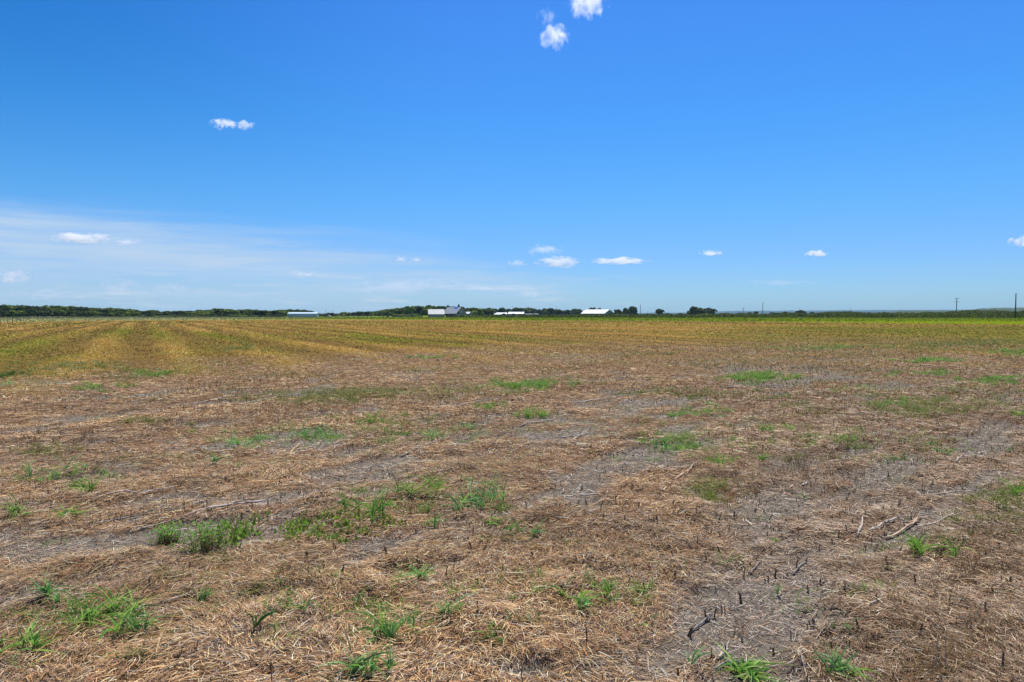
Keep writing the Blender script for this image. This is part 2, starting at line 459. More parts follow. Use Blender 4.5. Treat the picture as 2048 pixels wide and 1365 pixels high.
def crumbs():
    Vs = []; Cs = []
    base = np.array([[1,0,0],[-1,0,0],[0,1,0],[0,-1,0],[0,0,1],[0,0,-1]], float)
    for y0, y1, dens, a, b in [(2.3, 5, 1500, .002, .0075), (5, 9, 420, .004, .012), (9, 15, 90, .008, .018)]:
        X, Y = scatter(y0, y1, dens); f, z = hz(X, Y)
        k = (rng.uniform(size=len(X)) > f['mulch'] * 1.1) & (fbm(X * 4, Y * 4, 141) > rng.uniform(.25, .7, len(X))) & (f['gold'] < .3)
        X, Y, z = X[k], Y[k], z[k]; n = len(X); r_ = rng.uniform(0, 1, n) ** 2.5 * (b - a) + a
        V = base[None] * r_[:, None, None] * rng.uniform(.6, 1.2, (n, 6, 1)); V[:, :, 2] *= .7
        V += rng.normal(0, .18, V.shape) * r_[:, None, None]; V += np.stack([X, Y, z + r_ * .3], 1)[:, None]
        Vs.append(V.reshape(-1, 3)); Cs.append(np.repeat(palette(n, [(.23,.20,.17),(.33,.29,.25),(.15,.13,.11),(.40,.34,.27)], [1, 1, 1, .4], .2), 6, axis=0))
    V = np.concatenate(Vs); C = np.concatenate(Cs); n = len(V) // 6
    t = np.array([[0,2,4],[2,1,4],[1,3,4],[3,0,4],[2,0,5],[1,2,5],[3,1,5],[0,3,5]])
    Q = (t[None] + (np.arange(n) * 6)[:, None, None]).reshape(-1, 3)
    tag(np_mesh('soil_crumbs', V, Q, M_stub, C), 'small grey clods and crumbs on the bare soil patches', 'soil', kind='stuff')
crumbs()

# ------------------------------------------------------------------ mown grass (stuff)
def mown():
    parts = []
    for y0, y1, dens, h, w in [(4.5,8,110,.045,.004),(8,13,95,.05,.007),(13,24,95,.065,.011),(24,42,42,.10,.022),(42,80,12,.12,.045),(80,150,2.6,.15,.10)]:
        X, Y = scatter(y0, y1, dens)
        f, z = hz(X, Y)
        p = (f['gold'] + (1 - f['gold']) * (.10 + .55 * sm(.50, .70, fbm(X * .22, Y * .22, 125)) + .5 * sm(820, 720, f['py']))) * (1 - f['far']) * (.02 + .6 * f['stripe'] + .7 * fbm(X * .6, Y * .6, 121))
        k = rng.uniform(size=len(X)) < p
        X, Y, z = X[k], Y[k], z[k]; gr = f['green'][k] * f['gold'][k] + (1 - f['gold'][k]) * .42
        nb = 3
        X = np.repeat(X, nb); Y = np.repeat(Y, nb); z = np.repeat(z, nb); gr = np.repeat(gr, nb); n = len(X)
        X = X + rng.normal(0, h * .35, n); Y = Y + rng.normal(0, h * .35, n)
        ang = rng.uniform(0, 2 * math.pi, n); tilt = rng.uniform(.1, 1.3, n)
        D = np.stack([np.cos(ang) * np.cos(tilt), np.sin(ang) * np.cos(tilt), np.sin(tilt)], 1)
        L = rng.uniform(.5, 1.3, n) * h * (1 + .8 * (rng.uniform(size=n) < .06)); W = rng.uniform(.5, 1.2, n) * w
        side = np.stack([-np.sin(ang), np.cos(ang), rng.normal(0, .4, n)], 1)
        side[:, 0] += .6
        bend = np.zeros((n, 3)); bend[:, 2] = -L * .3
        isg = rng.uniform(size=n) < np.clip(gr * .9, 0, 1)
        br = .32 + 1.05 * np.repeat(f['stripe'][k], nb)
        c = br[:, None] * np.where(isg[:, None], palette(n, [(.15,.19,.015),(.26,.28,.03),(.09,.12,.010)], [1,1,1]),
                     palette(n, [(.52,.32,.075),(.70,.50,.16),(.27,.145,.035),(.88,.72,.38),(.44,.21,.065)], [.34,.22,.2,.08,.16]))
        parts.append(ribbons(np.stack([X, Y, z], 1), D, L, W, bend, 1, side=side, tip=.35, col=c))
    V, Q, C = join(parts)
    o = np_mesh('mown_grass', V, Q, M_straw, C)
    tag(o, 'golden and olive mown grass covering the middle of the field', 'grass', kind='stuff')
mown()

# ------------------------------------------------------------------ stubble
def stub_mesh(name, seed, h):
    r = random.Random(seed); mb = MB()
    for k in range(r.choice([1, 1, 1, 2, 2, 3])):
        a = r.uniform(0, 6.28); o = (0 if k == 0 else r.uniform(.006, .02))
        x, y = o * math.cos(a), o * math.sin(a)
        hh = h * (1 if k == 0 else r.uniform(.35, .85)); lx, ly = r.uniform(-.3, .3) * hh, r.uniform(-.3, .3) * hh
        rb = r.uniform(.0028, .0056) * (1 if k == 0 else .7)
        mb.tube([(x, y, -.015), (x + lx * .4, y + ly * .4, hh * .5), (x + lx, y + ly, hh)], [rb * 1.25, rb, rb * .85], 5)
        for s in range(r.choice([1, 2, 3])):                       # splintered top and dead sheaths
            b = r.uniform(0, 6.28); q = r.uniform(.006, .018)
            mb.tube([(x + lx * .8, y + ly * .8, hh * r.uniform(.6, .95)), (x + lx + q * math.cos(b), y + ly + q * math.sin(b), hh * r.uniform(.95, 1.2))], [rb * .6, rb * .15], 3, False)
    return mb.mesh(name, M_dark if seed % 5 in (0, 2, 3) else M_stubtan)
stub_protos = [stub_mesh('stubble_stalk', 100 + i, .026 + .0065 * (i % 8)) for i in range(14)]

def stub_points():
    pts = []
    rs = .20
    for vi in range(-260, 220):
        pass
    vmax = 34
    v = np.arange(-12, vmax, rs)
    out = []
    for vv in v:
        uu = np.arange(-20, 48, .085)
        uu = uu + rng.normal(0, .03, len(uu)); w = vv + rng.normal(0, .022, len(uu))
        X = uu * RD[0] + w * RN[0]; Y = uu * RD[1] + w * RN[1]
        k = (Y > 2.7) & (Y < 33) & (np.abs(X) < .8 * Y + .8)
        out.append(np.stack([X[k], Y[k]], 1))
    P = np.concatenate(out)
    f, z = hz(P[:, 0], P[:, 1])
    dn = fbm(P[:, 0] * .35, P[:, 1] * .35, 131)
    prob = (.06 + .45 * sm(.42, .66, dn) + .20 * sm(1300, 1700, f['px'])) * (1 - f['gold'])
    prob *= 1 + 1.2 * sm(1000, 780, f['py'])
    prob = np.where(P[:, 1] < 5, prob * .75, prob) * (1 - .75 * sm(13, 26, P[:, 1]))
    k = rng.uniform(size=len(P)) < prob
    return np.column_stack([P[k], z[k]])
SP_ = stub_points()
dist = np.hypot(SP_[:, 0], SP_[:, 1])
px_, py_ = pix(SP_[:, 0], SP_[:, 1])
inf = (px_ > 5) & (px_ < 2043) & (py_ < 1362)
order = np.argsort(np.where(inf, dist, 1e6))[:300]
for n_, i in enumerate(order):
    o = bpy.data.objects.new('stubble_stalk', stub_protos[rng.integers(len(stub_protos))]); COL.objects.link(o)
    o.location = tuple(SP_[i]); s = rng.uniform(.65, 1.1); o.scale = (s * rng.uniform(.9, 1.3), s, s); o.rotation_euler = (rng.normal(0, .1), rng.normal(0, .1), rng.uniform(0, 6.28))
    tag(o, 'short dark cut stalk standing upright in the near stubble', 'stubble stalk', 'cut stalks standing in the near stubble')
rest = np.ones(len(SP_), bool); rest[order] = False
def far_stubble():
    P = SP_[rest]; n = len(P); parts = []
    dd = np.hypot(P[:, 0], P[:, 1])
    for s in range(2):
        h = rng.uniform(.025, .085, n) * (1 if s == 0 else .7)
        ang = rng.uniform(0, 6.28, n); t = rng.uniform(1.15, 1.57, n)
        D = np.stack([np.cos(ang) * np.cos(t), np.sin(ang) * np.cos(t), np.sin(t)], 1)
        c = palette(n, [(.11,.07,.042),(.17,.115,.07),(.07,.046,.03),(.22,.16,.10),(.13,.11,.045)], [1,1,1,.7,.4])
        for a in (0, 1.57):
            side = np.tile([[math.cos(a), math.sin(a), 0]], (n, 1))
            parts.append(ribbons(P - [0, 0, .01] + np.stack([np.cos(ang), np.sin(ang), 0 * ang], 1) * .012 * s, D, h, np.maximum(.006, dd * .00042), np.zeros((n, 3)), 1, side=side, tip=.6, col=c))
    V, Q, C = join(parts)
    tag(np_mesh('distant_stubble', V, Q, M_stub, C), 'rows of short dark stubble stretching away behind the nearest stalks', 'stubble', kind='stuff')
far_stubble()

# ------------------------------------------------------------------ green ground cover (stuff) in the patches of the photograph
PATCH = [ # px, py, rx, ry, height, n, kind
 (740,792,190,12,.10,2600,'olive'),(1520,758,55,7,.14,900,'green'),(1060,775,60,8,.14,900,'green'),(1430,795,70,5,.07,260,'olive'),
 (1840,750,60,4,.10,330,'green'),(1800,748,110,4,.08,300,'olive'),(1850,822,80,15,.12,900,'olive'),(1810,812,60,8,.12,260,'green'),
 (1400,826,50,12,.10,330,'green'),(1340,788,70,6,.08,500,'olive'),(1640,697,130,4,.10,400,'green'),
 (1860,725,50,3,.14,400,'green'),(2010,765,50,7,.12,500,'green'),(2020,708,40,5,.14,300,'green'),(620,808,60,9,.10,500,'olive'),(300,752,40,4,.12,280,'green'),
 (480,700,50,6,.14,380,'olive'),(32,756,30,6,.16,190,'dark'),(200,780,60,5,.10,240,'green'),(1950,690,120,5,.15,700,'olive'),
 (870,716,40,3,.10,220,'green'),(1290,712,60,4,.10,220,'olive'),(1700,900,90,20,.10,260,'olive'),(1350,885,60,14,.09,420,'green'),(1060,830,30,8,.10,180,'green'),
 (990,815,30,8,.10,160,'green'),(720,870,130,20,.07,420,'green'),(590,1072,120,26,.05,700,'broad'),(1420,985,34,22,.11,520,'lime'),(1460,990,40,18,.07,300,'rust'),(2010,995,60,34,.09,480,'olive'),
 (1900,1290,160,60,.10,900,'tan'),(1970,1120,110,60,.09,700,'tan'),(1960,1060,80,30,.08,300,'olive'),(1850,1360,140,40,.12,420,'tan'),
 (280,850,60,8,.09,300,'olive'),(100,905,90,14,.08,240,'olive'),(520,1180,120,30,.05,260,'olive'),(1620,820,60,14,.09,200,'olive'),(1050,790,60,6,.08,150,'olive'),(150,740,100,10,.12,600,'olive'),
 (200,1230,120,40,.09,160,'green'),(760,1250,160,70,.08,200,'green'),(900,1000,120,30,.09,260,'green'),(100,960,110,20,.08,170,'green'),(640,870,120,22,.09,240,'green'),(830,860,120,22,.09,240,'green'),(1380,900,120,26,.08,220,'green'),(1620,880,140,30,.09,280,'green'),(1220,1200,120,24,.08,110,'green'),(1840,1100,110,24,.08,120,'olive'),(1100,1080,120,18,.07,90,'olive'),(500,890,90,16,.09,150,'green'),(1760,830,160,20,.10,460,'olive'),(1950,800,120,18,.12,460,'olive'),(1500,800,220,20,.08,420,'olive'),(1900,700,220,10,.14,900,'olive'),(1600,720,260,12,.12,900,'olive'),(1000,740,300,14,.09,600,'olive'),(350,750,260,14,.10,600,'olive'),
 (420,1300,300,60,.06,120,'green'),(300,1150,260,40,.06,110,'olive'),(700,1160,260,40,.06,120,'green'),(1120,1160,300,60,.06,110,'green'),(1700,1180,200,60,.06,90,'green'),(960,920,300,40,.06,160,'green'),(300,930,240,30,.06,150,'green'),(1500,1000,260,40,.06,140,'olive'),(1150,850,300,30,.07,260,'green'),(1750,900,220,30,.07,260,'green'),(500,800,300,24,.07,240,'olive'),(1250,760,300,16,.08,300,'green'),(1850,780,200,16,.09,320,'green'),
 (1250,1000,40,20,.10,120,'rust'),(430,840,90,8,.08,260,'tan'),(560,820,140,8,.12,420,'tan'),(1700,1000,90,24,.07,260,'rust'),(1560,930,120,24,.09,300,'tan'),
 (1620,930,130,34,.17,260,'twig'),(1480,960,100,30,.15,160,'twig'),(1300,1090,190,60,.12,150,'twig'),(640,1190,90,34,.13,110,'twig'),(1950,1130,110,60,.15,220,'twig'),
 (60,890,80,14,.15,160,'twig'),(400,850,200,20,.14,260,'twig'),(1600,820,170,20,.14,420,'twig'),(1450,880,150,20,.14,200,'twig'),(1850,1200,160,70,.12,170,'twig'),(1200,930,200,20,.10,140,'twig'),(850,830,200,20,.13,260,'twig')]
PC = {'twig':[(.13,.075,.04),(.20,.12,.06),(.09,.05,.03)],'green':[(.17,.33,.05),(.26,.42,.07),(.10,.22,.04)],'olive':[(.14,.19,.035),(.22,.25,.06),(.26,.21,.08)],'dark':[(.05,.12,.02),(.09,.18,.03),(.12,.15,.03)],
      'lime':[(.20,.25,.035),(.26,.28,.05),(.14,.19,.03)],'rust':[(.34,.16,.06),(.28,.14,.06),(.40,.25,.12)],'tan':[(.38,.24,.12),(.28,.16,.08),(.20,.15,.06)],'broad':[(.15,.28,.035),(.22,.36,.05),(.26,.24,.06)]}
def patches():
    parts = []
    for px, py, rx, ry, h, cnt, kd in PATCH:
        cnt = int(cnt * 1.5)
        a = rng.normal(0, .55, (cnt, 2))
        # clumped
        cl = rng.normal(0, .62, (max(5, cnt // 16), 2)); cl[:, 0] *= 1.15; kk = rng.integers(len(cl), size=cnt); kk = np.minimum(kk, rng.integers(len(cl), size=cnt)); a = cl[kk] + rng.normal(0, .09, (cnt, 2))
        qx = px + a[:, 0] * rx; qy = np.maximum(py + a[:, 1] * ry - .02 * a[:, 0] * rx, 645)
        P = np.array([gp(x, y) for x, y in zip(qx, qy)])
        _, z = hz(P[:, 0], P[:, 1]); P[:, 2] = z
        d = np.hypot(P[:, 0], P[:, 1])
        n = cnt
        ang = rng.uniform(0, 6.28, n); t = rng.uniform(.5, 1.5, n)
        D = np.stack([np.cos(ang) * np.cos(t), np.sin(ang) * np.cos(t), np.sin(t)], 1)
        L = rng.uniform(.5, 1.3, n) * h; W = np.maximum(.007, d * .0009) * rng.uniform(.6, 1.3, n)
        if kd in ('tan', 'rust', 'lime'): W *= .6
        if kd in ('green', 'dark', 'olive'): L *= 1.25
        if kd == 'twig':
            W = np.maximum(.0035, d * .0006); t = rng.uniform(1.1, 1.57, n); D = np.stack([np.cos(ang) * np.cos(t), np.sin(ang) * np.cos(t), np.sin(t)], 1)
        bend = np.stack([np.cos(ang) * L * .3, np.sin(ang) * L * .3, -L * .35], 1)
        side = np.stack([-np.sin(ang), np.cos(ang), rng.normal(0, .9, n)], 1)
        if kd == 'broad':
            L = rng.uniform(.015, .04, n); P[:, 2] += rng.uniform(0, h, n) * .7; W = L * .8; bend *= 0; 
        c = palette(n, PC[kd], [1, 1, 1], .25)
        parts.append(ribbons(P, D, L, W, bend, 2, side=side, tip=.2, col=c))
    V, Q, C = join(parts)
    tag(np_mesh('patchy_grass', V, Q, M_grass, C), 'low patches of green, olive and dry brown grass among the stubble', 'grass', kind='stuff')
patches()

# ------------------------------------------------------------------ weed tufts (each a thing)
def blades(n, h, spread, w, cols, wt, seed, droop=.55, seg=6, lean=(0, 0)):
    """arching leaves that leave several short stems"""
    r = np.random.default_rng(seed)
    global rng
    keep = rng; rng = r
    ns = max(1, int(round(spread / .055)))
    st = r.normal(0, spread * .34, (ns, 2)); st[0] = 0; tl = r.uniform(0, 6.28, ns)
    which = r.integers(ns, size=n)
    ang = np.where(r.uniform(size=n) < .5, r.uniform(0, 6.28, n), tl[which] + r.normal(0, .7, n)); t = r.uniform(.5, 1.45, n)
    D = np.stack([np.cos(ang) * np.cos(t), np.sin(ang) * np.cos(t), np.sin(t)], 1)
    size = r.uniform(.6, 1.1, ns)[which]
    L = r.uniform(.3, 1.1, n) * h * 1.4 * size
    P = np.stack([st[which, 0] + r.normal(0, .008, n), st[which, 1] + r.normal(0, .008, n), r.uniform(0, .25, n) * h * .5 - .004], 1)
    hor = np.stack([np.cos(ang), np.sin(ang), 0 * ang], 1)
    bend = hor * (L * r.uniform(.25, .6, n))[:, None]; bend[:, 2] = -L * np.sin(t) * r.uniform(.25, .45 + droop, n)
    side = np.stack([-np.sin(ang), np.cos(ang), r.normal(0, .9, n)], 1)
    bend += np.stack([-np.sin(ang), np.cos(ang), 0 * ang], 1) * (L * r.normal(0, .28, n))[:, None]
    W = r.uniform(.5, 1.1, n) * w
    c = palette(n, cols, wt, .25)
    out = ribbons(P, D, L, W, bend, seg, side=side, tip=.06, col=c, root=.5)
    C = out[2].reshape(n, -1, 3); old = r.uniform(size=n) < .12
    C[old, -4:] = np.array([.45, .38, .12])                    # some yellowed tips
    out[0][:, 2] = np.maximum(out[0][:, 2], .003)
    rng = keep
    return out[0], out[1], C.reshape(-1, 3)

GREEN = [(.14,.34,.05),(.23,.46,.06),(.09,.23,.045),(.33,.50,.09),(.40,.40,.14)]
BLUEG = [(.18,.40,.12),(.29,.50,.18),(.11,.27,.07),(.26,.46,.07),(.42,.42,.16)]
def broad_leaves(n, h, spread, seed, cols=((.13,.31,.03),(.21,.41,.045),(.09,.22,.03))):
    r = np.random.default_rng(seed); parts = []
    k = n
    P = np.stack([r.normal(0, spread * .3, k), r.normal(0, spread * .3, k), r.uniform(.1, 1, k) * h], 1)
    for rep in range(3):                                       # three leaflets per leaf
        a = r.uniform(0, .5, k) + rep * 2.09; e = r.uniform(-.1, .5, k)
        D = np.stack([np.cos(a) * np.cos(e), np.sin(a) * np.cos(e), np.sin(e)], 1)
        L = r.uniform(.014, .028, k); side = np.stack([-np.sin(a), np.cos(a), r.normal(0, .2, k)], 1)
        c = np.array(cols)[r.integers(len(cols), size=k)] * r.uniform(.8, 1.2, (k, 1))
        parts.append(ribbons(P, D, L, L * .6, D * 0, 4, side=side, tip=.25, col=c, root=.3))
    S = P.copy(); S[:, 2] = 0; S[:, :2] *= .75; V = P - S; Ls = np.linalg.norm(V, axis=1)
    parts.append(ribbons(S, V / Ls[:, None], Ls, np.full(k, .0025), V * 0, 1, side=np.tile([[1., 0, 0]], (k, 1)), col=np.tile([[.18, .12, .05]], (k, 1))))
    return join(parts)

WEEDS = [ # px, base py, width px, height px, kind, name, label
 (95,1218,70,62,'b','grass_tuft','upright broad bladed grass tuft at the left edge above the bent tan stalks'),
 (222,1246,150,80,'g','grass_clump','wide sprawling green grass clump in the lower left corner area'),
 (292,1272,66,74,'b','grass_tuft','narrow pointed grass tuft just right of the sprawling lower left clump'),
 (60,1296,110,38,'g','grass_tuft','flattened green grass spreading low at the lower left edge'),
 (28,1040,64,50,'g','grass_tuft','dense green tuft at the left edge beside a pale lying stalk'),
 (140,1034,56,24,'g','grass_tuft','small low tuft beside the long bleached stalk on the left'),
 (60,962,26,44,'b','grass_tuft','thin upright sprout near the left edge, left of two low sprawling tufts'),
 (104,968,52,30,'b','grass_tuft','low sprawling tuft right of the thin upright sprout at the left edge'),
 (152,948,50,30,'b','grass_tuft','farther of two low tufts near the left edge, topmost of the row'),
 (184,992,48,46,'g','grass_tuft','tuft with drooping pale green blades above the long bleached stalk'),
 (408,1222,44,46,'b','grass_tuft','lone arching tuft at the end of the grey lying stalk, lower left'),
 (428,940,38,22,'d','broadleaf_weed','small dark broadleaf weed alone on the brown straw, left of centre'),
 (498,893,76,40,'b','grass_tuft','spreading tuft with pale curved blades left of centre behind a short stick'),
 (608,878,60,46,'b','grass_tuft','tall wispy pale tuft between the two spreading tufts left of centre'),
 (748,1046,112,88,'g','grass_clump','largest dark green grass clump with drooping blades near the centre'),
 (812,1004,44,44,'g','grass_tuft','slim tuft directly right of the largest clump'),
 (868,994,72,62,'y','grass_tuft','yellow green bushy tuft in the middle of the central row of tufts'),
 (930,1022,72,52,'b','grass_tuft','low spreading tuft in the central row, before the tallest upright one'),
 (984,1006,72,60,'b','grass_tuft','upright tuft with curved blades ending the central row on the right'),
 (750,850,58,34,'n','grass_tuft','bright green compact tuft behind the middle, left of a paler one'),
 (866,880,64,46,'b','grass_tuft','pale green loose tuft right of the bright compact one behind the middle'),
 (868,1060,44,50,'b','grass_tuft','thin bladed tuft standing alone below the central row'),
 (1076,1076,70,42,'b','grass_tuft','tuft in front of the bare grey patch, just right of centre'),
 (998,1050,36,20,'g','grass_tuft','tiny tuft below the end of the central row'),
 (416,1104,90,66,'c','clover_plant','big leafy clover plant with small round leaves left of centre'),
 (334,1090,50,44,'c','clover_plant','smaller leafy clover plant at the left end of the leafy patch'),
 (512,1290,62,48,'d','broadleaf_weed','dark green broadleaf weed in shadowed straw near the bottom left'),
 (752,1296,92,76,'b','grass_tuft','bushy broad bladed tuft near the bottom, left of a two bladed sprout'),
 (826,1284,34,70,'b','grass_sprout','tall two bladed sprout near the bottom centre'),
 (734,1358,110,90,'b','grass_tuft','lowest large tuft with long curved blades at the bottom of the field'),
 (838,1172,70,34,'b','grass_tuft','flat tuft half buried in straw below the grey soil patch'),
 (898,1252,60,64,'b','grass_tuft','tuft with long drooping blades right of the two bladed sprout'),
 (612,1250,44,44,'b','grass_sprout','leaning single sprout between the dark broadleaf weed and the bushy tuft'),
 (552,1300,34,50,'b','grass_sprout','single green blade rising beside the dark broadleaf weed'),
 (714,1222,16,40,'b','grass_sprout','lone upright blade above the bushy bottom tuft'),
 (1162,1226,72,46,'b','grass_tuft','fan shaped tuft of long leaning blades right of bottom centre'),
 (1216,1200,40,44,'g','grass_tuft','first of two small upright sprouts right of the fan shaped tuft'),
 (1286,1198,44,46,'y','grass_tuft','second upright sprout right of the fan shaped tuft, yellow green'),
 (1298,1266,36,34,'b','grass_sprout','small curled sprout left of the thick grey lying stalk'),
 (1556,1190,26,32,'b','grass_sprout','tiny bluish sprout on the bare grey soil in the lower right'),
 (1606,1224,34,46,'g','grass_sprout','small green sprout with dark stems on the bare soil, lower right'),
 (1442,936,62,44,'n','grass_tuft','bright tuft behind the orange and grey lying stalk'),
 (1836,1116,92,46,'y','grass_tuft','wide light green tuft below the pile of thick bleached stalks'),
 (1700,1362,80,62,'b','grass_tuft','green tuft with long blades at the bottom right edge'),
 (1498,1366,96,50,'g','grass_tuft','leafy green tuft cut by the bottom edge, right of centre'),
 (1382,1348,46,60,'b','grass_sprout','slender upright sprout near the bottom edge beside the thick grey stalk'),
 (1668,1278,26,28,'d','broadleaf_weed','very small round dark weed above the bottom right tuft'),
 (1700,1276,34,30,'b','grass_sprout','leaning pale sprout right of the small round dark weed'),
 (1552,1092,18,12,'n','broadleaf_weed','tiny bright green weed alone in brown straw right of centre'),
 (1680,896,44,36,'n','grass_tuft','upright tuft among dark stubble on the right side'),
 (1542,876,34,26,'n','grass_tuft','round bright green tuft with dense blades, right of centre'),
 (1582,868,40,28,'y','grass_tuft','pale loose tuft right of the round bright one'),
 (1884,912,34,24,'b','grass_tuft','small tuft on grey soil toward the right edge'),
 (1332,902,50,30,'b','grass_tuft','pale tuft among sparse green patches, right of the centre line'),
 (1376,905,40,26,'y','grass_tuft','low yellowish tuft beside the pale tuft right of the centre line'),
 (944,860,26,18,'b','grass_tuft','tiny pale tuft alone behind the central row'),
 (1072,836,40,22,'n','grass_tuft','small bright tuft beside a pale splintered stick in the middle distance'),
 (980,822,28,24,'n','grass_tuft','small upright green tuft left of the pale splintered stick'),
 (2036,1000,50,40,'y','grass_tuft','tuft cut by the right edge in the middle of the field'),
 (2034,834,46,22,'n','grass_tuft','bright low tuft at the right edge farther back'),
 (1880,755,30,8,'n','grass_tuft','far bright green tuft toward the right, before the mown grass'),
 (8,780,34,26,'b','grass_tuft','tuft cut by the left edge where the mown grass begins'),
 (1522,926,26,24,'g','grass_tuft','small green sprout right of the bright tuft behind the orange stalk'),
 (1230,1180,20,14,'g','grass_sprout','tiny sprout behind the first of the two upright sprouts'),
 (640,870,30,20,'b','grass_tuft','tiny tuft beside the wispy pale tuft left of centre'),
 (1160,1000,0,0,'x','',''),
]
def weed(px, py, wpx, hpx, kd, name, label, seed):
    p = gp(px, py); _, z = hz(np.array([p[0]]), np.array([p[1]]))
    d = p[1]; m = 1 / F * d
    w = wpx * m; h = max(hpx * m, .02) * .92
    if kd == 'c':
        V, Q, C = broad_leaves(int(110 + w * 500), h * .55, w * 1.0, seed)
    elif kd == 'd':
        n = 14
        V, Q, C = blades(n, max(h, w * .5), w * .4, .03 if w > .1 else .018, [(.045,.14,.03),(.07,.19,.045),(.10,.24,.05)], [1,1,1], seed, droop=.3)
    else:
        cols = BLUEG if kd == 'b' else ([(.20,.42,.05),(.31,.50,.07),(.15,.32,.04)] if kd in 'yn' else GREEN)
        n = int(np.clip(wpx * .95 * (1.25 if kd in 'gn' else .85), 8, 120))
        if name == 'grass_sprout': n = max(3, min(n, 6))
        ww = {'b': .024, 'g': .021, 'y': .015, 'n': .016}[kd] * (1 if h > .1 else .8)
        L = max(h, w * (.5 if w < .25 else .36))
        V, Q, C = blades(n, L, w, ww, cols, [1] * len(cols), seed, droop=(.85 if w > h * 1.2 else .5))
    # fit the drawn size
    ex = np.percentile(V[:, 0], 98.5) - np.percentile(V[:, 0], 1.5)
    s = np.clip(w * (1.35 if kd == 'g' else 1.25) / max(ex, 1e-3), .5, 3.5); sz = np.clip(h * 1.2 / max(V[:, 2].max(), 1e-3), .5, 3.0)
    V[:, 0] *= s; V[:, 1] *= s * .9; V[:, 2] *= sz * .75 + s * .25
    o = np_mesh(name, V, Q, M_grass, C)
    o.location = (p[0], p[1], z[0] + .010)
    tag(o, label, 'weed', 'green weeds growing in the stubble')
for i, a in enumerate(WEEDS):
    if a[2]: weed(*a, 500 + i)

